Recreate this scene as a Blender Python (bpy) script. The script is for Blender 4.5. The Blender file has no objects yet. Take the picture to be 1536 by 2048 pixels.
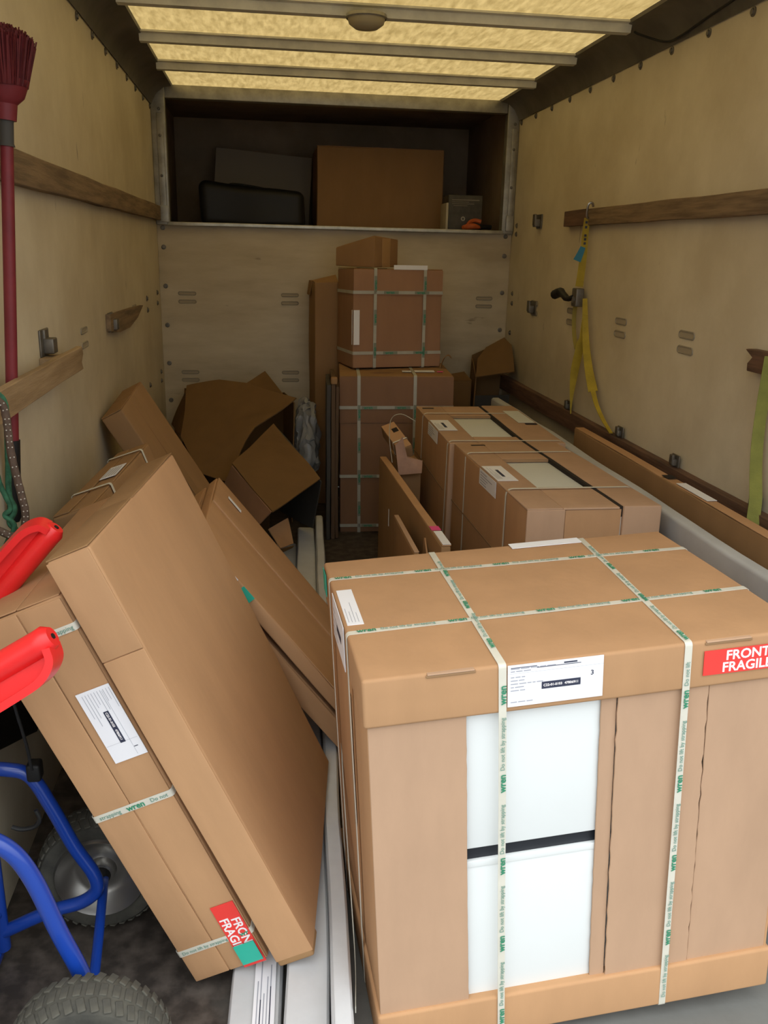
import bpy, bmesh, math, random
from mathutils import Vector, Matrix, Euler, noise
random.seed(7)
SC = bpy.context.scene
COL = SC.collection
V = Vector
R_ = math.radians

# ------------------------------------------------------------------ camera
YAW, PIT, ROL = 0.13922, 0.29520, 0.02442
F = V((math.sin(YAW)*math.cos(PIT), math.cos(YAW)*math.cos(PIT), -math.sin(PIT)))
rt = V((math.cos(YAW), -math.sin(YAW), 0)); up = rt.cross(F)
r2 = rt*math.cos(ROL) + up*math.sin(ROL); u2 = -rt*math.sin(ROL) + up*math.cos(ROL)
cd = bpy.data.cameras.new('camera'); cam = bpy.data.objects.new('camera', cd); COL.objects.link(cam)
m = Matrix((r2, u2, -F)).transposed().to_4x4(); m.translation = V((0, 0, 1.4)); cam.matrix_world = m
cd.sensor_fit = 'VERTICAL'; cd.sensor_height = 32.0; cd.sensor_width = 24.0
cd.lens = 1726.9/2048*32.0; cd.clip_start = .02
SC.camera = cam
# ------------------------------------------------------------------ world: overcast daylight
SKY = 2.0
w = bpy.data.worlds.new('overcast_sky'); SC.world = w; w.use_nodes = True
wn = w.node_tree.nodes; wk = w.node_tree.links
bg = wn['Background']; bg.inputs[0].default_value = (0.95, 0.98, 1.0, 1)
wt = wn.new('ShaderNodeTexCoord'); ws = wn.new('ShaderNodeSeparateXYZ'); wc = wn.new('ShaderNodeClamp'); wm = wn.new('ShaderNodeMath')
wm.operation = 'MULTIPLY_ADD'; wm.inputs[1].default_value = 2.0*SKY/3; wm.inputs[2].default_value = SKY/3   # overcast sky: zenith three times the horizon
wk.new(wt.outputs['Generated'], ws.inputs[0]); wk.new(ws.outputs['Z'], wc.inputs[0]); wk.new(wc.outputs[0], wm.inputs[0]); wk.new(wm.outputs[0], bg.inputs[1])
w.cycles.sampling_method = 'MANUAL'; w.cycles.sample_map_resolution = 64
SC.view_settings.view_transform = 'Standard'; SC.view_settings.look = 'None'
SC.view_settings.gamma = 1.0; SC.view_settings.use_curve_mapping = False
SC.view_settings.exposure = 1.05

# ------------------------------------------------------------------ materials
MATS = {}
def mat(name, col, rough=.7, metal=0.0, noise_amt=0.0, noise_scale=20.0, bump=0.0, bump_scale=200.0,
        stretch=(1, 1, 1), col2=None, objvar=0.0, spec=.35, coat=0.0, trans=0.0, alpha=1.0, sheen=0.0, coords='Object'):
    if name in MATS: return MATS[name]
    M = bpy.data.materials.new(name); M.use_nodes = True; nt = M.node_tree; N = nt.nodes; L = nt.links
    b = N['Principled BSDF']
    b.inputs['Base Color'].default_value = (*col, 1); b.inputs['Roughness'].default_value = rough
    b.inputs['Metallic'].default_value = metal; b.inputs['Specular IOR Level'].default_value = spec
    b.inputs['Coat Weight'].default_value = coat; b.inputs['Transmission Weight'].default_value = trans
    b.inputs['Alpha'].default_value = alpha
    tc = N.new('ShaderNodeTexCoord'); mp = N.new('ShaderNodeMapping'); mp.inputs['Scale'].default_value = stretch
    L.new(tc.outputs[coords], mp.inputs[0])
    if noise_amt or col2:
        n1 = N.new('ShaderNodeTexNoise'); n1.inputs['Scale'].default_value = noise_scale; n1.inputs['Detail'].default_value = 6
        n1.inputs['Roughness'].default_value = .6
        L.new(mp.outputs[0], n1.inputs['Vector'])
        mx = N.new('ShaderNodeMix'); mx.data_type = 'RGBA'
        c2 = col2 if col2 else tuple(c*(1-noise_amt) for c in col)
        mx.inputs[6].default_value = (*col, 1); mx.inputs[7].default_value = (*c2, 1)
        rp = N.new('ShaderNodeValToRGB'); rp.color_ramp.elements[0].position = .36; rp.color_ramp.elements[1].position = .66
        L.new(n1.outputs['Fac'], rp.inputs[0]); L.new(rp.outputs[0], mx.inputs[0])
        out = mx.outputs[2]
        if objvar:
            oi = N.new('ShaderNodeObjectInfo'); hs = N.new('ShaderNodeHueSaturation')
            mr = N.new('ShaderNodeMapRange'); mr.inputs['To Min'].default_value = 1-objvar; mr.inputs['To Max'].default_value = 1+objvar
            L.new(oi.outputs['Random'], mr.inputs[0]); L.new(mr.outputs[0], hs.inputs['Value']); L.new(out, hs.inputs['Color']); out = hs.outputs[0]
        L.new(out, b.inputs['Base Color'])
    if bump:
        n2 = N.new('ShaderNodeTexNoise'); n2.inputs['Scale'].default_value = bump_scale; n2.inputs['Detail'].default_value = 4
        L.new(mp.outputs[0], n2.inputs['Vector'])
        bp = N.new('ShaderNodeBump'); bp.inputs['Strength'].default_value = bump; bp.inputs['Distance'].default_value = .004
        L.new(n2.outputs['Fac'], bp.inputs['Height']); L.new(bp.outputs[0], b.inputs['Normal'])
    MATS[name] = M
    return M

def cardboard(name, col, var=.05):
    return mat(name, col, rough=.82, noise_amt=.10, noise_scale=9, bump=.12, bump_scale=60, stretch=(1, 1, .35), objvar=var, spec=.2)
M_CARD = cardboard('kraft_cardboard', (.475, .272, .138))
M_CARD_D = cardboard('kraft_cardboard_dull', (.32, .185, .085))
M_CARD_O = cardboard('shade_dark_olive_cardboard', (.175, .097, .037))  # olive board for back cartons, their shade darkened into the colour
M_CARD_S = cardboard('shade_dark_reddish_cardboard', (.255, .140, .080))  # darker copy of the reddish board, shade of the lower stack put in
M_CARD_R = cardboard('kraft_cardboard_reddish', (.36, .20, .115))
M_CARD_P = cardboard('kraft_cardboard_pale', (.475, .305, .195))
M_DKCARD = cardboard('dark_brown_board', (.12, .075, .045))
M_EDGE = mat('cardboard_edge', (.30, .18, .09), rough=.9)
M_WHITE = mat('white_gloss_panel', (.72, .745, .735), rough=.25, spec=.5, noise_amt=.02, noise_scale=3)
M_OFFW = mat('off_white_panel', (.66, .68, .64), rough=.4)
M_BLACK = mat('black_rail', (.018, .02, .025), rough=.4)
M_PAPER = mat('label_paper', (.80, .80, .83), rough=.5)
M_STRAP = mat('strap_film', (.65, .625, .53), rough=.38, spec=.5, noise_amt=.10, noise_scale=14)
M_STRAPD = mat('strap_film_dull', (.46, .45, .38), rough=.5, noise_amt=.15, noise_scale=14)
M_BAND = mat('strap_printed_band', (.23, .25, .19), rough=.5)
M_GREEN = mat('strap_green_ink', (.035, .24, .13), rough=.5)
M_GREENG = mat('strap_small_ink', (.16, .30, .24), rough=.5)
M_INK = mat('label_ink', (.035, .04, .07), rough=.6)
M_INKG = mat('label_ink_grey', (.36, .37, .42), rough=.6)
M_RED = mat('red_sticker', (.80, .055, .045), rough=.45)
M_WINK = mat('white_ink', (.88, .84, .84), rough=.5)
M_TEAL = mat('teal_sticker', (.03, .43, .31), rough=.5)
M_PINK = mat('pink_sticker', (.75, .08, .25), rough=.5)
M_DARKHOLE = mat('hand_hole_dark', (.02, .014, .01), rough=.9)
M_FOAM = mat('white_foam_wrap', (.60, .61, .62), rough=.5, noise_amt=.16, noise_scale=5, bump=.35, bump_scale=9, spec=.4)
M_FOAMG = mat('grey_foam_wrap', (.50, .51, .52), rough=.55, noise_amt=.18, noise_scale=4, bump=.3, bump_scale=7)
M_WALL = mat('cream_wall_panel', (.68, .60, .44), rough=.5, noise_amt=.26, noise_scale=2.6, bump=.06, bump_scale=90, col2=(.55, .47, .325), coords='Object')
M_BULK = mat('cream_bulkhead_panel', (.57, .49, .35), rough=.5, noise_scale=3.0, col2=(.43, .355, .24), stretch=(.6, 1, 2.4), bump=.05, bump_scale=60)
def scuffs(M, dark=(.20, .16, .11), scale=(14, 14, 5), lo=.70, hi=.76, amt=.75):
    """sparse scuff marks and grime smears on a painted panel"""
    N = M.node_tree.nodes; L = M.node_tree.links; b = N['Principled BSDF']; src = b.inputs['Base Color'].links[0].from_socket
    for k, (sc, l, h, a) in enumerate(((scale, lo, hi, amt), ((1.6, 1.2, .9), .50, .80, .38))):
        tc = N.new('ShaderNodeTexCoord'); mp = N.new('ShaderNodeMapping'); mp.inputs['Scale'].default_value = sc; mp.inputs['Location'].default_value = (3.3, 1.7*k, .4)
        L.new(tc.outputs['Object'], mp.inputs[0])
        n = N.new('ShaderNodeTexNoise'); n.inputs['Scale'].default_value = 1.0; n.inputs['Detail'].default_value = 5; n.inputs['Roughness'].default_value = .55
        L.new(mp.outputs[0], n.inputs['Vector'])
        mr = N.new('ShaderNodeMapRange'); mr.inputs['From Min'].default_value = l; mr.inputs['From Max'].default_value = h; mr.inputs['To Max'].default_value = a
        L.new(n.outputs['Fac'], mr.inputs[0])
        mx = N.new('ShaderNodeMix'); mx.data_type = 'RGBA'; L.new(mr.outputs[0], mx.inputs[0]); L.new(src, mx.inputs[6]); mx.inputs[7].default_value = (*dark, 1)
        src = mx.outputs[2]
    L.new(src, b.inputs['Base Color'])
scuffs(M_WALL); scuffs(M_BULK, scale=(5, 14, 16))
M_ALU = mat('aged_aluminium', (.40, .38, .32), rough=.42, metal=.55, noise_amt=.35, noise_scale=12)
M_BOW = mat('roof_bow_paint', (.74, .72, .60), rough=.5, metal=.0, noise_amt=.25, noise_scale=9)
M_ALUD = mat('dark_aluminium_cove', (.17, .155, .125), rough=.5, metal=.3, noise_amt=.4, noise_scale=5)
M_STEEL = mat('dull_steel', (.20, .18, .15), rough=.5, metal=.7, noise_amt=.3, noise_scale=40)
M_WOOD = mat('worn_batten_wood', (.27, .185, .105), rough=.75, noise_scale=6, col2=(.13, .085, .05), stretch=(6, .6, 9), bump=.3, bump_scale=40)
M_WOODR = mat('reddish_kick_wood', (.17, .090, .055), rough=.7, noise_scale=6, col2=(.08, .045, .03), stretch=(6, .6, 9), bump=.3, bump_scale=40)
M_WOODP = mat('pale_batten_wood', (.40, .28, .155), rough=.7, noise_scale=5, col2=(.25, .165, .085), stretch=(5, .6, 8), bump=.25, bump_scale=40)
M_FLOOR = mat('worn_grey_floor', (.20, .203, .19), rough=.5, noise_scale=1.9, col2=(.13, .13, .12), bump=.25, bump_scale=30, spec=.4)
def dirty_dark_floor(M):
    """brown trodden-in dirt along the left side; floor colour goes dark brown towards the inner end"""
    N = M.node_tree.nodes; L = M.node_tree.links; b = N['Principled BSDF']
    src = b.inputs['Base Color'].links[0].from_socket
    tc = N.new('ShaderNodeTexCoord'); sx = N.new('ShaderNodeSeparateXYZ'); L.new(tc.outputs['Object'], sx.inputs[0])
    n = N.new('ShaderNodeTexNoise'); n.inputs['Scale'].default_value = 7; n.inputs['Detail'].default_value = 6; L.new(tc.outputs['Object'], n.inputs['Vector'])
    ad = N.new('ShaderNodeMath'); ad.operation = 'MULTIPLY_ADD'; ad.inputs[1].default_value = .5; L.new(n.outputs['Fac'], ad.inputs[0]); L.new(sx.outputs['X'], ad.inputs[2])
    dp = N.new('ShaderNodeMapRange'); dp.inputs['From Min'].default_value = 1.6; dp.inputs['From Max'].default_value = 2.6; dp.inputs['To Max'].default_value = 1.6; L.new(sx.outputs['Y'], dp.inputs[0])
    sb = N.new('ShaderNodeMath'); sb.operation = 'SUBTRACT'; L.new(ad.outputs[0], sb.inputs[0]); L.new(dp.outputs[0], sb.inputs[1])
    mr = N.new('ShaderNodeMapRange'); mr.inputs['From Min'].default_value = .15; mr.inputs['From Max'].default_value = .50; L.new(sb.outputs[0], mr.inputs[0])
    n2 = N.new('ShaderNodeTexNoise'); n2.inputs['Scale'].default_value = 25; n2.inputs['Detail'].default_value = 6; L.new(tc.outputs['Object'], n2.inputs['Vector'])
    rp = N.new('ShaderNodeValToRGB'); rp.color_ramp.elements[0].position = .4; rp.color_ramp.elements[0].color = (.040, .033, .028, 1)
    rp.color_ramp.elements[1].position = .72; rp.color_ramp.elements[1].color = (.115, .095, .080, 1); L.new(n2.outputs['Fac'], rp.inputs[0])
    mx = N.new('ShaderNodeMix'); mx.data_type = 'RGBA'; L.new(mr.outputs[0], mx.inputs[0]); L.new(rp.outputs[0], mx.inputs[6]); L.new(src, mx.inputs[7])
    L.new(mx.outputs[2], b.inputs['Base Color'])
dirty_dark_floor(M_FLOOR)
M_DECK = mat('grey_steel_deck', (.20, .215, .215), rough=.5, metal=.2, noise_scale=5, col2=(.13, .14, .14), bump=.15, bump_scale=50)
M_LUTON = mat('brown_ply_lining', (.34, .255, .165), rough=.8, noise_scale=4, col2=(.25, .185, .115))
M_ASPH = mat('asphalt', (.12, .12, .12), rough=.9, noise_scale=30, col2=(.07, .07, .07))
M_BLUE = mat('blue_powder_coat', (.007, .045, .31), rough=.28, spec=.5, coat=.3)
M_REDP = mat('red_plastic', (.80, .022, .022), rough=.35, spec=.45, noise_amt=.08, noise_scale=30)
M_REDB = mat('dark_red_broom', (.19, .022, .028), rough=.5, noise_amt=.2, noise_scale=20)
M_BRIS = mat('red_bristle', (.13, .014, .016), rough=.7, noise_amt=.4, noise_scale=30)
M_RUBBER = mat('grey_rubber_tyre', (.045, .044, .038), rough=.95, noise_scale=9, col2=(.105, .100, .080), bump=.4, bump_scale=60)
M_CHROME = mat('zinc_rim', (.35, .34, .32), rough=.3, metal=.9)
M_YEL = mat('yellow_webbing', (.42, .305, .026), rough=.7, noise_amt=.25, noise_scale=18, bump=.3, bump_scale=250)
M_LIME = mat('lime_webbing', (.23, .235, .045), rough=.7, noise_amt=.2, noise_scale=18, bump=.3, bump_scale=250)
M_TAGB = mat('blue_tag', (.035, .20, .30), rough=.5)
M_BLK = mat('black_plastic', (.010, .010, .010), rough=.5)
M_ORNG = mat('orange_plastic', (.42, .09, .02), rough=.5)
M_GREY = mat('dark_grey_board', (.060, .055, .048), rough=.7, noise_amt=.2, noise_scale=8)
M_ROPEG = mat('green_rope', (.04, .15, .08), rough=.8, noise_amt=.5, noise_scale=90)
M_ROPEB = mat('brown_bungee_sheath', (.10, .065, .045), rough=.8, noise_amt=.3, noise_scale=60)
M_FLECK = mat('white_fleck', (.42, .39, .33), rough=.8)
M_TAPE = mat('brown_packing_tape', (.42, .25, .11), rough=.3, spec=.5)

def film_material():
    M = bpy.data.materials.new('clear_film'); M.use_nodes = True; N = M.node_tree.nodes; L = M.node_tree.links
    out = N['Material Output']; b = N['Principled BSDF']
    b.inputs['Base Color'].default_value = (.42, .42, .42, 1); b.inputs['Roughness'].default_value = .3
    t = N.new('ShaderNodeBsdfTransparent'); t.inputs[0].default_value = (.85, .85, .85, 1)
    mx = N.new('ShaderNodeMixShader'); mx.inputs[0].default_value = .55
    L.new(t.outputs[0], mx.inputs[1]); L.new(b.outputs[0], mx.inputs[2]); L.new(mx.outputs[0], out.inputs[0])
    return M
M_FILM = film_material()
def roof_material():
    M = bpy.data.materials.new('translucent_grp_roof'); M.use_nodes = True; N = M.node_tree.nodes; L = M.node_tree.links
    out = N['Material Output']; b = N['Principled BSDF']
    b.inputs['Base Color'].default_value = (.55, .48, .32, 1); b.inputs['Roughness'].default_value = .45
    tr = N.new('ShaderNodeBsdfTranslucent')
    tc = N.new('ShaderNodeTexCoord'); mp = N.new('ShaderNodeMapping'); mp.inputs['Scale'].default_value = (9, 1.6, 1)
    n = N.new('ShaderNodeTexNoise'); n.inputs['Scale'].default_value = 5; n.inputs['Detail'].default_value = 8; n.inputs['Roughness'].default_value = .7
    rp = N.new('ShaderNodeValToRGB'); e = rp.color_ramp.elements
    e[0].position = .30; e[0].color = (.55, .45, .255, 1); e[1].position = .62; e[1].color = (.80, .68, .435, 1)
    L.new(tc.outputs['Object'], mp.inputs[0]); L.new(mp.outputs[0], n.inputs['Vector']); L.new(n.outputs['Fac'], rp.inputs[0]); L.new(rp.outputs[0], tr.inputs[0])
    mx = N.new('ShaderNodeMixShader'); mx.inputs[0].default_value = .6
    L.new(b.outputs[0], mx.inputs[1]); L.new(tr.outputs[0], mx.inputs[2]); L.new(mx.outputs[0], out.inputs[0])
    return M
M_ROOF = roof_material()

# ------------------------------------------------------------------ helpers
def obj(name, bm, material, parent=None, smooth=True, kind=None):
    me = bpy.data.meshes.new(name)
    bmesh.ops.recalc_face_normals(bm, faces=bm.faces)
    bm.to_mesh(me); bm.free()
    me.materials.append(material)
    if smooth:
        me.polygons.foreach_set('use_smooth', [True]*len(me.polygons))
        try: me.set_sharp_from_angle(angle=R_(38))
        except Exception: pass
    o = bpy.data.objects.new(name, me); COL.objects.link(o)
    if parent is not None: o.parent = parent
    if kind: o['kind'] = kind
    return o
def tag(o, label, cat, group=None):
    o['label'] = label; o['category'] = cat
    if group: o['group'] = group
    return o
def thing(name, label, cat, loc=(0, 0, 0), eul=(0, 0, 0), group=None):
    o = bpy.data.objects.new(name, None); COL.objects.link(o); o.empty_display_size = .05
    o.location = loc; o.rotation_euler = [R_(a) for a in eul]
    return tag(o, label, cat, group)
def struct(name, bm, material, parent=None, smooth=True):
    o = obj(name, bm, material, parent, smooth)
    if parent is None: o['kind'] = 'structure'
    return o

def wob(p, amp, seed):
    if not amp: return p
    q = p*3.1 + V((seed*7.13, seed*3.7, seed*1.9))
    return p + noise.noise_vector(q)*amp
def rbox(bm, lo, hi, r=.004, seg=1, amp=0, seed=0, nr=2):
    lo = V(lo); hi = V(hi); d = hi-lo
    r = min(r, min(d)*.49)
    ax = []
    for i in range(3):
        n = seg if isinstance(seg, int) else seg[i]
        pts = [lo[i] + r*k/nr for k in range(nr)] + [lo[i]+r+(d[i]-2*r)*k/n for k in range(n+1)] + [hi[i]-r+r*(k+1)/nr for k in range(nr)]
        ax.append(pts)
    cache = {}
    def vert(i, j, k):
        key = (i, j, k)
        if key not in cache:
            p = V((ax[0][i], ax[1][j], ax[2][k]))
            c = V([min(max(p[a], lo[a]+r), hi[a]-r) for a in range(3)])
            dd = p-c
            if dd.length > 1e-9: p = c + dd.normalized()*r
            cache[key] = bm.verts.new(wob(p, amp, seed))
        return cache[key]
    n = [len(a)-1 for a in ax]
    for i in range(n[0]):
        for j in range(n[1]):
            bm.faces.new([vert(i, j, 0), vert(i, j+1, 0), vert(i+1, j+1, 0), vert(i+1, j, 0)])
            bm.faces.new([vert(i, j, n[2]), vert(i+1, j, n[2]), vert(i+1, j+1, n[2]), vert(i, j+1, n[2])])
    for i in range(n[0]):
        for k in range(n[2]):
            bm.faces.new([vert(i, 0, k), vert(i+1, 0, k), vert(i+1, 0, k+1), vert(i, 0, k+1)])
            bm.faces.new([vert(i, n[1], k), vert(i, n[1], k+1), vert(i+1, n[1], k+1), vert(i+1, n[1], k)])
    for j in range(n[1]):
        for k in range(n[2]):
            bm.faces.new([vert(0, j, k), vert(0, j, k+1), vert(0, j+1, k+1), vert(0, j+1, k)])
            bm.faces.new([vert(n[0], j, k), vert(n[0], j+1, k), vert(n[0], j+1, k+1), vert(n[0], j, k+1)])
    return bm
def RB(lo, hi, r=.004, seg=1, amp=0, seed=0, nr=2): return rbox(bmesh.new(), lo, hi, r, seg, amp, seed, nr)

def catmull(pts, n=6, closed=False):
    P = [V(p) for p in pts]; out = []
    m_ = len(P)
    rng = range(m_) if closed else range(m_-1)
    for i in rng:
        p0 = P[(i-1) % m_] if (closed or i > 0) else P[0]*2-P[1]
        p1 = P[i]; p2 = P[(i+1) % m_]
        p3 = P[(i+2) % m_] if (closed or i < m_-2) else P[-1]*2-P[-2]
        for k in range(n):
            t = k/n
            out.append(.5*((2*p1)+(p2-p0)*t+(2*p0-5*p1+4*p2-p3)*t*t+(3*p1-p0-3*p2+p3)*t**3))
    if not closed: out.append(P[-1])
    return out
def tube(bm, pts, rad, n=12, closed=False, cap=True, flat=None):
    P = [V(p) for p in pts]; m_ = len(P); rings = []
    up0 = None
    for i, p in enumerate(P):
        t = (P[(i+1) % m_]-P[i-1]) if (closed or 0 < i < m_-1) else (P[1]-P[0] if i == 0 else P[-1]-P[-2])
        t.normalize()
        if up0 is None:
            up0 = V((0, 0, 1)) if abs(t.z) < .9 else V((1, 0, 0))
        a = (up0 - t*up0.dot(t)); a.normalize(); b = t.cross(a); up0 = a
        r = rad[i] if isinstance(rad, (list, tuple)) else rad
        rings.append([bm.verts.new(p + (a*math.cos(2*math.pi*k/n) + b*math.sin(2*math.pi*k/n)*(flat or 1))*r) for k in range(n)])
    for i in range(m_ if closed else m_-1):
        A = rings[i]; B = rings[(i+1) % m_]
        for k in range(n): bm.faces.new([A[k], A[(k+1) % n], B[(k+1) % n], B[k]])
    if cap and not closed:
        bm.faces.new(rings[0][::-1]); bm.faces.new(rings[-1])
    return bm
def lathe(bm, prof, c, axis='y', n=32):
    rings = []
    for r, h in prof:
        ring = []
        for k in range(n):
            a = 2*math.pi*k/n
            q = {'y': V((r*math.cos(a), h, r*math.sin(a))), 'x': V((h, r*math.cos(a), r*math.sin(a))), 'z': V((r*math.cos(a), r*math.sin(a), h))}[axis]
            ring.append(bm.verts.new(V(c)+q))
        rings.append(ring)
    for i in range(len(rings)-1):
        for k in range(n): bm.faces.new([rings[i][k], rings[i][(k+1) % n], rings[i+1][(k+1) % n], rings[i+1][k]])
    return bm
def ribbon(bm, pts, wdir, width, thick=.0012, ndir=None):
    """flat band along pts; wdir/width may be lists"""
    P = [V(p) for p in pts]; prev = None
    for i, p in enumerate(P):
        t = (P[min(i+1, len(P)-1)]-P[max(i-1, 0)]).normalized()
        wd = V(wdir[i] if isinstance(wdir, list) else wdir); wd = (wd - t*wd.dot(t)).normalized()
        nn = t.cross(wd).normalized()
        ww = width[i] if isinstance(width, list) else width
        ring = [bm.verts.new(p + wd*sx*ww/2 + nn*sy*thick/2) for sx, sy in ((-1, -1), (1, -1), (1, 1), (-1, 1))]
        if prev:
            for k in range(4): bm.faces.new([prev[k], prev[(k+1) % 4], ring[(k+1) % 4], ring[k]])
        else: bm.faces.new(ring[::-1])
        prev = ring
    bm.faces.new(prev)
    return bm
def sheet(poly, thick=.006, sub=5, amp=.012, seed=0, bend=0.0):
    """thin board from a planar-ish outline, subdivided, softly warped, with real thickness"""
    bm = bmesh.new(); P = [V(p) for p in poly]; c = sum(P, V())/len(P)
    vc = bm.verts.new(c); vs = [bm.verts.new(p) for p in P]
    for i in range(len(P)): bm.faces.new([vc, vs[i], vs[(i+1) % len(P)]])
    bmesh.ops.subdivide_edges(bm, edges=bm.edges[:], cuts=sub, use_grid_fill=True)
    for v in bm.verts: v.co = v.co + noise.noise_vector(v.co*4+V((seed, seed*2, 0)))*amp
    bm.normal_update()
    bmesh.ops.solidify(bm, geom=bm.faces[:], thickness=thick)
    return bm

# --- lettering
TXT = {}
def text_mesh(s, size, bold=False, align='LEFT', spacing=1.0):
    key = (s, size, bold, align, spacing)
    if key in TXT: return TXT[key]
    cu = bpy.data.curves.new('lettering', 'FONT'); cu.body = s; cu.size = size; cu.align_x = align; cu.align_y = 'CENTER'
    cu.resolution_u = 3; cu.extrude = .00015; cu.offset = size*.022 if bold else 0; cu.space_character = spacing
    t = bpy.data.objects.new('lettering_source', cu); COL.objects.link(t)
    dg = bpy.context.evaluated_depsgraph_get(); dg.update()
    me = bpy.data.meshes.new_from_object(t.evaluated_get(dg)); me.name = 'lettering'
    bpy.data.objects.remove(t); bpy.data.curves.remove(cu)
    TXT[key] = me
    return me
FACES = {'y0': (V((1, 0, 0)), V((0, 0, 1)), V((0, -1, 0))), 'z1': (V((1, 0, 0)), V((0, 1, 0)), V((0, 0, 1))),
         'x0': (V((0, -1, 0)), V((0, 0, 1)), V((-1, 0, 0))), 'x1': (V((0, 1, 0)), V((0, 0, 1)), V((1, 0, 0)))}
def letter(s, size, material, parent, face, at, rot=0, bold=False, align='LEFT', spacing=1.0, lift=.0022):
    me = text_mesh(s, size, bold, align, spacing)
    if not me.materials: me.materials.append(material)
    elif me.materials[0] != material:
        me = me.copy(); me.materials[0] = material
    o = bpy.data.objects.new('lettering', me); COL.objects.link(o); o.parent = parent
    u, v, n = FACES[face]; a = R_(rot)
    uu = u*math.cos(a)+v*math.sin(a); vv = -u*math.sin(a)+v*math.cos(a)
    mm = Matrix((uu, vv, n)).transposed().to_4x4(); mm.translation = V(at)+n*lift
    o.matrix_local = mm
    return o
def plate(name, parent, material, face, p0, du, dv, thick=.0012, lift=0.0, kids=True):
    """thin card lying on a carton face; p0 = lower-left corner (local), spans du x dv"""
    u, v, n = FACES[face]; p0 = V(p0)+n*lift
    bm = bmesh.new(); c = [p0, p0+u*du, p0+u*du+v*dv, p0+v*dv]
    a = [bm.verts.new(x) for x in c]; b = [bm.verts.new(x+n*thick) for x in c]
    bm.faces.new(a[::-1]); bm.faces.new(b)
    for i in range(4): bm.faces.new([a[i], a[(i+1) % 4], b[(i+1) % 4], b[i]])
    return obj(name, bm, material, parent, smooth=False)
def bars(parent, material, face, p0, rects, lift=.0016, name='lettering'):
    """printed lines too small to read"""
    u, v, n = FACES[face]; bm = bmesh.new()
    for (a, b, c, d) in rects:
        q = [V(p0)+u*x+v*y+n*lift for x, y in ((a, b), (c, b), (c, d), (a, d))]
        bm.faces.new([bm.verts.new(x) for x in q])
    return obj(name, bm, material, parent, smooth=False)
def print_lines(parent, face, p0, W, H, seed, rot=False, code=None, num=None, fs=.006):
    """shipping label print: grey text lines, dark code bar, number box"""
    rnd = random.Random(seed); r1 = []; r2_ = []
    def rect(a, b, c, d, lst):
        if rot: lst.append((H-0-d*1.0 if False else (1-d)*W if False else b*W, (1-c)*H, d*W, (1-a)*H))
        else: lst.append((a*W, b*H, c*W, d*H))
    for yy in (.90, .84, .70, .62, .54, .46, .38, .10):
        x = .03
        n = rnd.randint(2, 5)
        for k in range(n):
            l = rnd.uniform(.03, .10)
            if x+l < .78: rect(x, yy, x+l, yy+.022, r1)
            x += l+.012
    rect(.58, .92, .72, .955, r2_); rect(.03, .93, .30, .945, r2_)
    rect(.30, .885, .76, .90, r2_)
    rect(.0, .80, 1, .804, r1)
    bars(parent, M_INKG, face, p0, r1); bars(parent, M_INK, face, p0, r2_)

STRAP_TXT = 'Do not lift by strapping'
def strap_letters(parent, face, start, direction, length, rot, phase=0.0, pitch=.165, big=True):
    """repeat 'wren Do not lift by strapping' along a straight strap run"""
    d = V(direction).normalized(); s = phase
    while s < length:
        if s >= 0 and s+.036 < length:
            letter('wren', .0165, M_GREEN, parent, face, V(start)+d*s, rot, bold=True, lift=.0030)
        if s+.042 >= 0 and s+.042+.116 < length:
            letter(STRAP_TXT, .0105, M_GREENG, parent, face, V(start)+d*(s+.042), rot, lift=.0030)
        elif s+.042 >= 0 and s+.042+.05 < length:
            letter('Do not lift', .0105, M_GREENG, parent, face, V(start)+d*(s+.042), rot, lift=.0030)
        elif s < 0 and s+.042+.116 > .06 and s+.042+.055 >= 0:
            letter('strapping', .0105, M_GREENG, parent, face, V(start)+d*(s+.042+.070), rot, lift=.0030)
        s += pitch
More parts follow.
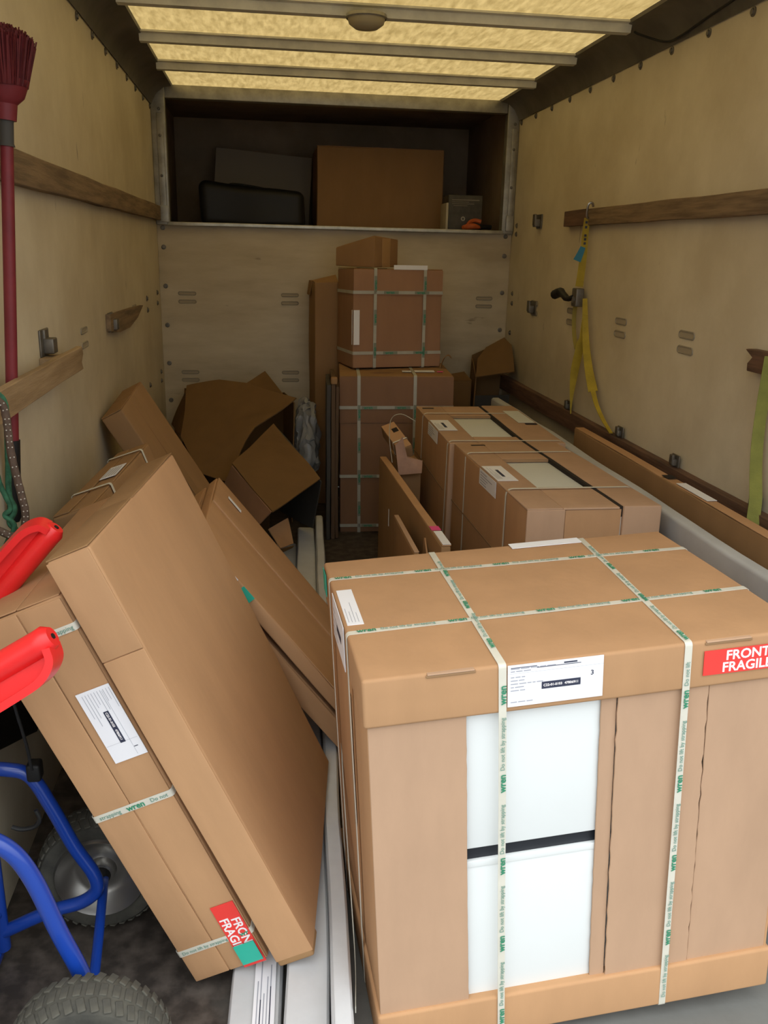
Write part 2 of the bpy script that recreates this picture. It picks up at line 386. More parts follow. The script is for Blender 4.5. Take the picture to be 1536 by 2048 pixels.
def strap_loop(root, plane, pos, d, width=.013, material=None, off=.0012, sag=0.0, amp=0, seed=0, rr=.007, lo=(0, 0, 0)):
    """closed band round a carton: plane 'x','y' or 'z'; pos=(at face A, at face B) so it can run slightly askew"""
    a, b = {'x': (1, 2), 'y': (0, 2), 'z': (0, 1)}[plane]; c = {'x': 0, 'y': 1, 'z': 2}[plane]
    p0, p1 = pos if isinstance(pos, (tuple, list)) else (pos, pos)
    A0, A1, B0, B1 = lo[a]-off, d[a]+off, lo[b]-off, d[b]+off
    loop = []
    def seg(q0, q1, n):
        for k in range(n): loop.append(((q0[0]+(q1[0]-q0[0])*k/n), (q0[1]+(q1[1]-q0[1])*k/n)))
    def arc(cx, cy, a0):
        for k in range(4):
            t = R_(a0+90*k/4); loop.append((cx+rr*math.cos(t), cy+rr*math.sin(t)))
    arc(A0+rr, B0+rr, 180); seg((A0+rr, B0), (A1-rr, B0), 6)
    arc(A1-rr, B0+rr, 270); seg((A1, B0+rr), (A1, B1-rr), 6)
    arc(A1-rr, B1-rr, 0); seg((A1-rr, B1), (A0+rr, B1), 6)
    arc(A0+rr, B1-rr, 90); seg((A0, B1-rr), (A0, B0+rr), 6)
    bm = bmesh.new(); rings = []
    for i, (x, y) in enumerate(loop):
        t = (x-A0)/(A1-A0); q = V((0, 0, 0)); q[a] = x; q[b] = y; q[c] = p0+(p1-p0)*t
        q = wob(q, amp, seed)
        xn, yn = loop[(i+1) % len(loop)]; xp, yp = loop[i-1]
        tx, ty = xn-xp, yn-yp; l = math.hypot(tx, ty) or 1
        nrm = V((0, 0, 0)); nrm[a] = ty/l; nrm[b] = -tx/l
        wv = V((0, 0, 0)); wv[c] = 1
        rings.append([bm.verts.new(q+wv*sx*width/2+nrm*sy*.0005) for sx, sy in ((-1, -1), (1, -1), (1, 1), (-1, 1))])
    for i in range(len(rings)):
        X = rings[i]; Y = rings[(i+1) % len(rings)]
        for k in range(4): bm.faces.new([X[k], X[(k+1) % 4], Y[(k+1) % 4], Y[k]])
    return obj('strap', bm, material or M_STRAP, root)
def warp_label(root, face, p0, du, dv, seed, code=None, num=None, rot=0, lift=.001):
    u, v, n = FACES[face]
    lb = plate('label', root, M_PAPER, face, p0, du, dv, lift=lift)
    q = V(p0)+n*lift
    print_lines(lb, face, q, du, dv, seed)
    return lb

# ================================================================== THE VAN BODY (structure)
XL, XR, YB, YO, ZR = -.58, 1.42, 5.10, .95, 2.20
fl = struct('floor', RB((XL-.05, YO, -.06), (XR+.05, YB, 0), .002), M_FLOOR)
struct('floor_tail_lift', RB((XL-.05, -1.0, -.05), (XR+.05, YO-.01, -.004), .004), M_DECK)
bm = bmesh.new(); bmesh.ops.create_grid(bm, x_segments=2, y_segments=2, size=25)
for v in bm.verts: v.co.z = -.95
struct('floor_road', bm, M_ASPH)
wl = struct('wall_left', RB((XL-.04, YO, 0), (XL, YB+.02, 2.16), .002), M_WALL)
wr = struct('wall_right', RB((XR, YO, 0), (XR+.04, YB+.02, 2.16), .002), M_WALL)
wb = struct('wall_back', RB((XL, YB, 0), (XR, YB+.03, 1.505), .002), M_BULK)
# roof: translucent sheet
ce = struct('ceiling', RB((XL-.04, YO, 2.205), (XR+.04, YB+.05, 2.209), .001), M_ROOF)
# over-cab compartment
struct('wall_overcab', RB((XL, 6.35, 1.45), (XR, 6.38, 2.25), .002), M_LUTON)
struct('wall_overcab_left', RB((XL-.04, YB+.03, 1.45), (XL, 6.36, 2.25), .002), M_LUTON)
struct('wall_overcab_right', RB((XR, YB+.03, 1.45), (XR+.04, 6.36, 2.25), .002), M_LUTON)
struct('ceiling_overcab', RB((XL-.04, YB+.05, 2.205), (XR+.04, 6.38, 2.225), .002), M_LUTON)
struct('floor_overcab', RB((XL-.04, YB+.03, 1.47), (XR+.04, 6.36, 1.50), .002), M_LUTON)
# cove rails
def cove(name, s):
    x0 = XL if s < 0 else XR; bm = bmesh.new()
    prof = [(0, 2.105), (.006, 2.10), (.012, 2.115), (.035, 2.155), (.075, 2.185), (.113, 2.192), (.116, 2.204), (0, 2.204)]
    for yy in (YO, YB):
        pass
    vs = [[bm.verts.new((x0-s*a, yy, z)) for a, z in prof] for yy in (YO, YB)]
    for k in range(len(prof)): bm.faces.new([vs[0][k], vs[0][(k+1) % len(prof)], vs[1][(k+1) % len(prof)], vs[1][k]])
    bm.faces.new(vs[0]); bm.faces.new(vs[1][::-1])
    return struct(name, bm, M_ALUD)
cl = cove('trim_1', -1); cr = cove('trim_2', 1)
# header + posts + lip
hd = struct('trim_3', RB((XL+.07, YB-.02, 2.135), (XR-.07, YB+.04, 2.2), .004), M_ALU)
for i, (a, b) in enumerate(((XL, XL+.075), (XR-.068, XR))):
    po = struct('trim_%d' % (4+i), RB((a, YB-.025, 1.50), (b, YB+.04, 2.2), .004), M_ALU)
    obj('post_flange', RB((a+.028, YB-.034, 1.52), (b-.012, YB-.024, 2.06), .003), M_ALU, po)
    obj('corner_plate', RB((a+.02, YB-.04, 1.515), (b-.004, YB-.033, 1.60), .002), M_ALU, po)
    for zz in (1.55, 1.75, 1.95, 2.08):
        obj('bolt', lathe(bmesh.new(), [(0, -.006), (.006, -.005), (.008, 0)], ((a+b)/2+.006, YB-.034, zz), 'y', 10), M_STEEL, po)
lip = struct('trim_6', RB((XL+.06, YB-.035, 1.498), (XR-.06, YB+.05, 1.518), .003, seg=(10, 1, 1), amp=.0015), mat('bright_lip', (.50, .48, .40), rough=.35, metal=.5, noise_amt=.3, noise_scale=20))
# roof bows
for i, yy in enumerate((.50, 1.07, 1.64, 2.21, 2.78, 3.35, 3.92, 4.49)):
    bm = bmesh.new()
    prof = [(-.045, 2.203), (-.045, 2.196), (-.028, 2.193), (-.020, 2.166), (.020, 2.166), (.028, 2.193), (.045, 2.196), (.045, 2.203)]
    vs = [[bm.verts.new((x, yy+a, z)) for a, z in prof] for x in (XL+.105, XR-.10)]
    for k in range(8): bm.faces.new([vs[0][k], vs[0][(k+1) % 8], vs[1][(k+1) % 8], vs[1][k]])
    bm.faces.new(vs[0]); bm.faces.new(vs[1][::-1])
    obj('roof_bow', bm, M_BOW, ce, smooth=False)
bm = bmesh.new(); tube(bm, catmull([(1.335, 3.33, 2.17), (1.345, 3.30, 2.155), (1.395, 3.20, 2.115), (1.402, 3.10, 2.110), (1.40, 2.90, 2.125), (1.395, 2.72, 2.135), (1.39, 2.55, 2.15), (1.37, 2.2, 2.17)], 6), .004, 8)
obj('cable', bm, mat('black_cable', (.015, .014, .012), rough=.6), cr)
# interior lamp (unlit) on a bow
lp = thing('ceiling_lamp', 'oval grey unlit lamp on the roof bow nearest the camera', 'lamp', (.36, 3.30, 2.155))
obj('lens', lathe(bmesh.new(), [(0, -.035), (.04, -.032), (.060, -.018), (.066, 0)], (0, 0, 0), 'z', 24), mat('frosted_lens', (.42, .36, .22), rough=.4), lp)
obj('base', lathe(bmesh.new(), [(.068, -.004), (.072, 0), (.070, .010), (0, .010)], (0, 0, 0), 'z', 24), M_ALU, lp)

# bolts, slots and brackets on walls
def bolt(parent, p, ax, s, r=.013):
    prof = [(0, -.008), (r*.6, -.008), (r*.65, -.004), (r, -.003), (r, 0)]
    prof = [(a, h*s) for a, h in prof]
    obj('bolt', lathe(bmesh.new(), prof, p, ax, 12), M_STEEL, parent)
def slot(parent, ax, s, y, z, p0, l=.095, h=.016, material=None):
    """lashing slot: raised rim with a dark recess"""
    rim = bmesh.new(); n = 10; pts = []
    for k in range(n+1):
        a = -math.pi/2+math.pi*k/n; pts.append((l/2-h/2+math.cos(a)*h/2, math.sin(a)*h/2))
    for k in range(n+1):
        a = math.pi/2+math.pi*k/n; pts.append((-l/2+h/2+math.cos(a)*h/2, math.sin(a)*h/2))
    P = [(V((p0-s*.001, y+a, z+b)) if ax == 'x' else V((y+a, p0-s*.001, z+b))) for a, b in pts]
    tube(rim, P, .003, 6, closed=True)
    o = obj('lashing_slot', rim, mat('slot_rim', (.27, .235, .175), rough=.6), parent)
    f = bmesh.new(); f.faces.new([f.verts.new(q-V((s*.0008, 0, 0)) if ax == 'x' else q-V((0, s*.0008, 0))) for q in P])
    obj('slot_recess', f, material or mat('slot_recess', (.36, .305, .215), rough=.8), o, smooth=False)
for zz in (1.486, 1.384, 1.176, .962, .748, .535): bolt(wb, (XL+.032, YB, zz), 'y', 1)
for zz in (1.486, 1.379, 1.171, .957, .74, .53): bolt(wb, (XR-.036, YB, zz), 'y', 1)
for xx in (-.432, .142, 1.278):
    for zz in (1.138, 1.093, .698, .653): slot(wb, 'y', 1, xx, zz, YB)
for yy in (1.5, 2.07, 2.82, 3.39, 3.98, 4.56):
    for zz in (1.145, 1.094): slot(wr, 'x', 1, yy, zz, XR, l=.11, h=.022)
for yy in (2.93, 3.5, 4.07):
    for zz in (1.128, 1.082): slot(wl, 'x', -1, yy, zz, XL)
for yy in [1.6+.264*k for k in range(14)]:
    bolt(wr, (XR, yy, 2.085), 'x', 1, .014)
    bolt(wl, (XL, yy, 2.085), 'x', -1, .014)
for yy, zz in ((4.995, 1.118), (5.0, 1.173), (5.0, 1.50), (5.0, 1.545), (5.0, .95)): bolt(wr, (XR, yy, zz), 'x', 1, .014)
for yy, zz in ((4.51, 1.14), (4.52, 1.084), (4.95, 1.147), (4.94, 1.093), (4.46, .72), (4.95, .72), (4.95, .67)): bolt(wl, (XL, yy, zz), 'x', -1, .014)
def bracket(parent, s, y, z, p0, k=1.0):
    """lashing cleat: back plate with a bent hook tongue"""
    o = obj('bracket', RB((p0-(.006 if s > 0 else 0), y-.045*k, z-.035*k), (p0+(0 if s > 0 else .006), y+.045*k, z+.035*k), .003), M_STEEL, parent)
    x0, x1 = (p0-.032*k, p0-.004) if s > 0 else (p0+.004, p0+.032*k)
    obj('hook_tongue', RB((x0, y-.022*k, z-.028*k), (x1, y+.022*k, z+.012*k), .004), M_STEEL, o)
    obj('hook_lip', RB((x0-.003, y-.020*k, z-.02*k), (x0+.008, y+.020*k, z+.035*k), .003), M_STEEL, o)
bracket(wr, 1, 4.573, 1.557, XR); bracket(wr, 1, 4.57, 1.122, XR)
bracket(wl, -1, 2.40, 1.145, XL); bracket(wl, -1, 3.42, 1.115, XL)
for yy in (2.76, 3.25, 3.87, 2.24): bracket(wr, 1, yy, .722, XR-.012, .62)
# battens
def batten(name, x0, x1, y0, y1, z0, z1, material, seed, jag=0.0, end='y0'):
    bm = RB((x0, y0, z0), (x1, y1, z1), .003, seg=(1, 28, 3), amp=.003, seed=seed)
    if jag:
        for v in bm.verts:
            t = v.co.y-y0 if end == 'y0' else y1-v.co.y
            if t < .10:
                n = noise.noise(V((seed, v.co.z*60, 0)))
                v.co.y += (1 if end == 'y0' else -1)*(jag*(.5+n))*(1-t/.10)
    return struct(name, bm, material)
batten('trim_7', XR-.030, XR-.001, YO, 3.82, 1.52, 1.588, M_WOOD, 1)
batten('trim_8', XR-.032, XR-.001, 3.82, 4.105, 1.52, 1.588, M_WOODR, 2)
batten('trim_9', XR-.030, XR-.001, YO, 2.40, 1.085, 1.148, M_WOODR, 3, .05, 'y1')
batten('trim_10', XR-.034, XR-.001, YO, 5.09, .62, .70, M_WOODR, 4)
batten('trim_11', XL+.001, XL+.030, YO, 5.06, 1.523, 1.597, M_WOOD, 5)
b12 = batten('trim_12', XL+.050, XL+.068, 1.2, 2.58, 1.055, 1.119, M_WOODP, 6, .05, 'y1')
obj('packer', RB((XL, 2.34, 1.06), (XL+.052, 2.44, 1.11), .003), M_WOODP, b12)
bm = bmesh.new()
pp = [(3.34, 1.148), (3.55, 1.142), (3.9, 1.135), (4.24, 1.125), (4.05, 1.085), (3.80, 1.062), (3.55, 1.066), (3.34, 1.088)]
a = [bm.verts.new((XL+.001, y, z)) for y, z in pp]; b = [bm.verts.new((XL+.018, y, z)) for y, z in pp]
bm.faces.new(a); bm.faces.new(b[::-1])
for k in range(8): bm.faces.new([a[k], b[k], b[(k+1) % 8], a[(k+1) % 8]])
struct('trim_13', bm, M_WOOD, smooth=False)

# ================================================================== CARTONS
BOX = {
 'big': ((.19, 1.202, 0), (-.3, -3.4, 2.5), (.755, .529, .76)),
 'A': ((.002, 1.329, .10), (1.2, -24, -7.4), (.078, .607, .882)),
 'B': ((-.155, 1.38, .02), (2.4, -22.9, -5.9), (.155, .6, .834)),
 'C': ((-.23, 1.995, .02), (1.2, -19.5, -5.3), (.100, .619, .806)),
 'D': ((.334, 1.990, .030), (-3.1, -38.1, 1.6), (.038, .69, .851)),
 'G': ((-.123, 3.152, .02), (11.9, -27.8, -12.3), (.084, .297, .913)),
 'R2': ((.713, 2.211, 0), (-.8, 0, .9), (.393, .9, .72)),
 'R1': ((.680, 3.148, 0), (.9, .3, .2), (.452, .745, .703)),
 'S1': ((.366, 4.222, 0), (.1, -.8, -4.2), (.563, .5, .8)),
 'S2': ((.44, 4.42, .816), (-1.0, 0, 10.1), (.476, .306, .488)),
}
def root(key, name, label, cat='carton', group=None):
    o, e, d = BOX[key]
    return thing(name, label, cat, o, e, group), V(d)
def panel(name, r, face, u0, u1, v0, v1, d, t=.004, material=M_CARD, seed=0, amp=.0012, sg=5):
    """cardboard panel lying on a face of the local box, u,v = the two in-face axes"""
    if face == 'y0': lo, hi = (u0, -t, v0), (u1, 0, v1)
    elif face == 'y1': lo, hi = (u0, d[1], v0), (u1, d[1]+t, v1)
    elif face == 'x0': lo, hi = (-t, u0, v0), (0, u1, v1)
    elif face == 'x1': lo, hi = (d[0], u0, v0), (d[0]+t, u1, v1)
    else: lo, hi = (u0, v0, d[2]), (u1, v1, d[2]+t)
    return obj(name, RB(lo, hi, .0018, sg, amp, seed), material, r)

# ---- 1. front cabinet carton
r, d = root('big', 'cabinet_carton', 'large strapped cabinet carton in front with white drawer fronts showing', 'carton')
W, Dp, H = d
co = obj('cabinet_body', RB((.012, .020, .02), (W-.012, Dp-.012, H-.02), .003), M_WHITE, r)
df = obj('drawer_front', RB((.14, .010, .406), (.42, .020, .70), .002), M_WHITE, r)
df = obj('drawer_front', RB((.14, .010, .05), (.42, .020, .381), .002), M_WHITE, r)
obj('drawer_lip', RB((.141, .0085, .368), (.419, .0102, .381), .001), M_WHITE, df)
obj('handle_channel', RB((.14, .016, .380), (.42, .0198, .407), .001), M_BLACK, r)
def front_panel(u0, u1, seed, jag=(0, 0), t=.004, y=0.0, mt=M_CARD_P):
    bm = RB((u0, y, .03), (u1, y+t, .71), .0015, seg=(3, 1, 40), amp=.0008, seed=seed)
    for v in bm.verts:
        if v.co.x > u1-.004: v.co.x += jag[1]*noise.noise(V((seed, v.co.z*45, 3)))
        if v.co.x < u0+.004: v.co.x += jag[0]*noise.noise(V((seed+5, v.co.z*45, 3)))
    return obj('front_panel', bm, mt, r)
front_panel(0, .163, 1, (0, .0012)); front_panel(.396, .424, 2, (.0012, .001), y=.004)
front_panel(.4245, .5885, 3, (.003, .003)); front_panel(.590, W, 4, (.003, 0), y=.002)
obj('side_panel', RB((0, .001, .03), (.006, Dp, .71), .003, seg=(1, 6, 8), amp=.001, seed=5), M_CARD, r)
obj('side_panel', RB((W-.006, .001, .03), (W, Dp, .71), .003, seg=(1, 6, 8), amp=.001, seed=6), M_CARD, r)
obj('back_panel', RB((0, Dp-.006, .03), (W, Dp, .71), .003, seg=(6, 1, 8), amp=.001, seed=7), M_CARD, r)
ld = obj('lid', RB((-.006, -.007, .673), (W+.006, Dp+.006, H), .006, seg=(14, 10, 3), amp=.0016, seed=8, nr=3), M_CARD, r)
for (a, b) in ((.096, .177), (.570, .655)):
    obj('tab_slot', RB((a, -.0085, H-.008), (b, -.003, H-.0035), .001), M_EDGE, ld)
    obj('tuck_flap', RB((a+.002, -.0095, H-.0036), (b-.002, .004, H-.0008), .001), M_CARD_P, ld)
tr_ = obj('tray', RB((-.006, -.007, 0), (W+.006, Dp+.006, .090), .006, seg=(14, 8, 2), amp=.0016, seed=9, nr=3), M_CARD, r)
DS = (W+.006, Dp+.006, H); LO = (-.006, -.007, 0)
def bigstrap(plane, pos): return strap_loop(r, plane, pos, DS, lo=LO, amp=.0010, seed=8)
s1 = bigstrap('x', (.221, .230)); s2 = bigstrap('x', (.540, .572))
s3 = bigstrap('y', (.430, .411)); s4 = bigstrap('y', (.167, .180))
for s, x0, x1, ph in ((s1, .2215, .231, .03), (s2, .5405, .573, -.02)):
    strap_letters(s, 'y0', (x0, -.0075, 0), (0, 0, 1), H-.004, 90, ph)
    strap_letters(s, 'z1', (x0, 0, H+.0006), (x1-x0, Dp, 0), Dp, 88, ph+.02)
strap_letters(s3, 'z1', (0, .429, H+.0006), (W, -.019, 0), W-.01, -1.4, .005)
strap_letters(s4, 'z1', (0, .168, H+.0006), (W, .013, 0), W-.01, 1.0, .012)
lb = warp_label(r, 'y0', (.229, -.0078, .684), .162, .074, 11)
obj_bar = plate('code_bar', lb, M_INK, 'y0', (.286, -.0078, .7105), .066, .0125, thick=.0004, lift=.0024)
letter('C22-01-0103', .0060, M_WINK, obj_bar, 'y0', (.2885, -.0105, .7168), 0, bold=True, lift=.0006)
letter('47806911', .0060, M_WINK, obj_bar, 'y0', (.3245, -.0105, .7168), 0, bold=True, lift=.0006)
letter('3', .012, M_INK, lb, 'y0', (.372, -.0090, .729), 0, bold=True, align='CENTER', lift=.001)
st = plate('sticker', r, M_RED, 'y0', (.569, -.0076, .697), .158, .045, lift=.001)
letter('FRONT', .0245, M_WINK, st, 'y0', (.648, -.0088, .7295), 0, bold=True, align='CENTER', lift=.0012)
letter('FRAGILE', .0245, M_WINK, st, 'y0', (.648, -.0088, .7080), 0, bold=True, align='CENTER', lift=.0012)
# wrap-round label on the left edge
l2 = plate('label', r, M_PAPER, 'z1', (.000, .200, H-.0012), .030, .165, lift=.002)
bars(l2, M_INKG, 'z1', (.000, .200, H), [(.004+.006*k, .01, .005+.006*k, .01+.12*random.uniform(.3, 1)) for k in range(4)], lift=.0022)
l3 = plate('label', r, M_PAPER, 'x0', (-.0062, .366, H-.090), .166, .088, lift=.001)
bars(l3, M_INK, 'x0', (-.0062, .366, H-.090), [(.06, .035, .125, .05)], lift=.0026)
bars(l3, M_INKG, 'x0', (-.0062, .366, H-.090), [(.01, .012+.012*k, .01+.09*random.uniform(.3, 1), .014+.012*k) for k in range(5)], lift=.0026)
plate('sticker', r, M_TEAL, 'x0', (-.0062, .535, H-.06), .05, .05, lift=.001)
plate('label', r, M_PAPER, 'z1', (.405, .505, H-.0008), .16, .030, lift=.0015)
obj('hand_slot', RB((-.0030, .20, .34), (-.0005, .214, .62), .001, seg=(1, 1, 20), amp=.002, seed=3), M_EDGE, r)

# thin board that props up the right side of it
t = thing('packing_board', 'thin flat foam-wrapped board lying under the large front carton', 'board', (.56, 1.32, 0), (0, 0, 2.5))
obj('board', RB((0, 0, 0), (.32, .36, .021), .004), M_FOAMG, t)
obj('edge_strip', RB((.30, 0, .0212), (.32, .36, .0245), .001), M_CARD_D, t)

# ---- 2. plain flat carton leaning in front
r, d = root('A', 'flat_carton', 'plain unmarked flat carton leaning against the labelled carton at left')
obj('body', RB((0, .0, 0), d, .006, seg=(2, 10, 14), amp=.0035, seed=12, nr=3), M_CARD, r)
panel('flap', r, 'y0', .001, d[0]-.001, .004, .688, d, .0028, M_CARD, 13)
panel('flap', r, 'y0', .001, d[0]-.001, .6895, d[2]-.003, d, .0024, M_CARD, 14)
panel('flap', r, 'z1', .001, d[0]-.001, .002, .26, d, .003, M_CARD_D, 15)
panel('flap', r, 'z1', .001, d[0]-.001, .265, d[1]-.002, d, .002, M_CARD_D, 16)
obj('crushed_corner', RB((.004, .0, -.006), (d[0]-.002, .06, .012), .005, seg=4, amp=.008, seed=33), M_CARD_D, r)

# ---- 3. labelled strapped carton beneath it
r, d = root('B', 'strapped_carton', 'leaning strapped carton with white label and red fragile sticker at left')
obj('body', RB((0, 0, 0), d, .007, seg=(3, 8, 12), amp=.003, seed=20, nr=3), M_CARD, r)
for a, b, sd in ((.003, .0735, 21), (.0755, d[0]-.002, 22)):
    panel('flap', r, 'y0', a, b, .004, .079, d, .003, M_CARD, sd)
    panel('flap', r, 'y0', a, b, .081, .419, d, .003, M_CARD, sd+1)
    panel('flap', r, 'y0', a, b, .421, d[2]-.003, d, .003, M_CARD, sd+2)
    panel('flap', r, 'z1', a, b, .004, d[1]-.004, d, .003, M_CARD, sd+3)
LOb = (0, -.003, 0); DSb = (d[0], d[1], d[2]+.003)
for zz, ph in ((.420, -.070), (.079, .03), (.777, -.055)):
    s = strap_loop(r, 'z', zz, DSb, lo=LOb, width=.014)
    if zz == .420:
        letter('strapping', .0115, M_GREENG, s, 'y0', (.012, -.0045, zz), 0, lift=.0012)
        letter('wren', .0165, M_GREEN, s, 'y0', (.066, -.0045, zz), 0, bold=True, lift=.0012)
        letter('Do not', .0115, M_GREENG, s, 'y0', (.112, -.0045, zz), 0, lift=.0012)
    elif zz == .079:
        letter(STRAP_TXT, .0100, M_GREENG, s, 'y0', (.010, -.0045, zz), 0, lift=.0012)
        letter('wr', .0165, M_GREEN, s, 'y0', (.130, -.0045, zz), 0, bold=True, lift=.0012)
    else:
        letter('strapping', .0115, M_GREENG, s, 'y0', (.108, -.0045, zz), 0, lift=.0012)
lb = plate('label', r, M_PAPER, 'y0', (.092, -.0032, .513), .062, .148, lift=.001)
q = V((.092, -.0042, .513))
bars(lb, M_INKG, 'y0', q, [(.0585-.0055*k, .146-.03*random.uniform(.8, 2.4), .0593-.0055*k, .142) for k in range(10)] + [(.002, .036, .060, .0364), (.045, .004, .0455, .14)])
cb = plate('code_bar', lb, M_INK, 'y0', (.1200, -.0032, .548), .0095, .066, thick=.0004, lift=.0024)
letter('C22-01-0103', .0058, M_WINK, cb, 'y0', (.1247, -.0060, .612), -90, bold=True, lift=.0004)
letter('47806911', .0058, M_WINK, cb, 'y0', (.1247, -.0060, .576), -90, bold=True, lift=.0004)
letter('1', .010, M_INK, lb, 'y0', (.141, -.0046, .533), -90, bold=True, align='CENTER', lift=.001)
st = plate('sticker', r, M_RED, 'y0', (.105, -.0032, .001), .046, .157, lift=.001)
letter('FRONT', .0245, M_WINK, st, 'y0', (.1375, -.0044, .080), -90, bold=True, align='CENTER', lift=.0012)
letter('FRAGILE', .0245, M_WINK, st, 'y0', (.1160, -.0044, .080), -90, bold=True, align='CENTER', lift=.0012)
plate('sticker', r, M_TEAL, 'y0', (.108, -.0032, .012), .042, .048, lift=.0066)

# ---- 4. carton behind, torn label on its end
r, d = root('C', 'strapped_carton', 'leaning carton by the left wall with a torn white label on its end')
obj('body', RB((0, 0, 0), d, .006, seg=(3, 8, 10), amp=.004, seed=30), M_CARD_D, r)
panel('flap', r, 'z1', .002, .042, .004, d[1]-.003, d, .004, M_CARD_D, 31, .003)
panel('flap', r, 'z1', .048, d[0]-.002, .004, .20, d, .004, M_CARD_D, 32, .003)
panel('flap', r, 'z1', .048, d[0]-.002, .206, d[1]-.003, d, .004, M_CARD_D, 34, .003)
strap_loop(r, 'y', .17, (d[0], d[1], d[2]+.005), width=.012, off=.003)
strap_loop(r, 'y', .52, (d[0], d[1], d[2]+.005), width=.012, off=.003)
lb = plate('label', r, M_PAPER, 'z1', (.050, .25, d[2]+.0045), .045, .12, lift=.003)
bars(lb, M_INKG, 'z1', (.050, .25, d[2]+.0045), [(.004+.008*k, .01, .007+.008*k, .1) for k in range(5)], lift=.0046)

# ---- 5. flat cartons leaning to the right of the plain one
r, d = root('D', 'flat_carton', 'thin flat carton leaning between the plain carton and front cabinet, teal sticker on its edge')
obj('body', RB((0, 0, 0), (d[0]-.003, d[1], d[2]), .004, seg=(1, 10, 10), amp=.003, seed=40), M_CARD, r)
panel('lid_panel', r, 'x1', .002, .390, .004, d[2]-.004, (d[0]-.004, d[1], d[2]), .004, M_CARD, 41, .003)
panel('lid_panel', r, 'x1', .392, d[1]-.002, .004, d[2]-.004, (d[0]-.003, d[1], d[2]), .007, M_CARD, 42, .003)
plate('label', r, M_PAPER, 'x1', (d[0]+.004, .563, .738), .022, .060, lift=.002)
plate('sticker', r, M_TEAL, 'y0', (.008, -.002, .649), .030, .042, lift=.002)
plate('label', r, M_PAPER, 'y0', (.014, -.002, .712), .024, .050, lift=.002)
o5, e5, d5 = BOX['D']
rot5 = Euler([R_(a) for a in e5]).to_matrix()
pE = V(o5) + rot5 @ V((-.062, .0, .035))
r = thing('flat_carton', 'second thin flat carton directly beneath the one with a teal sticker', 'carton', pE, e5)
obj('body', RB((0, .01, 0), (.052, .68, .815), .005, seg=(1, 8, 10), amp=.003, seed=45), M_CARD, r)
panel('flap', r, 'y0', .002, .050, -.0, .805, V((.052, .6, .8)), .003, M_CARD, 46)
panel('flap', r, 'z1', .002, .050, .012, .67, V((.052, .6, .815)), .003, M_CARD, 47)

# ---- 6. long carton in back left corner
r, d = root('G', 'long_carton', 'narrow long carton leaning on the left wall near the bulkhead')
obj('body', RB((0, 0, 0), d, .006, seg=(2, 4, 10), amp=.004, seed=50), M_CARD_D, r)
panel('flap', r, 'z1', .002, d[0]-.002, .003, .15, d, .003, M_CARD_D, 51)
panel('flap', r, 'z1', .002, d[0]-.002, .154, d[1]-.003, d, .003, M_CARD_D, 52)
panel('tape', r, 'x1', .12, .17, .02, d[2]-.004, d, .0012, M_CARD_D, 53)

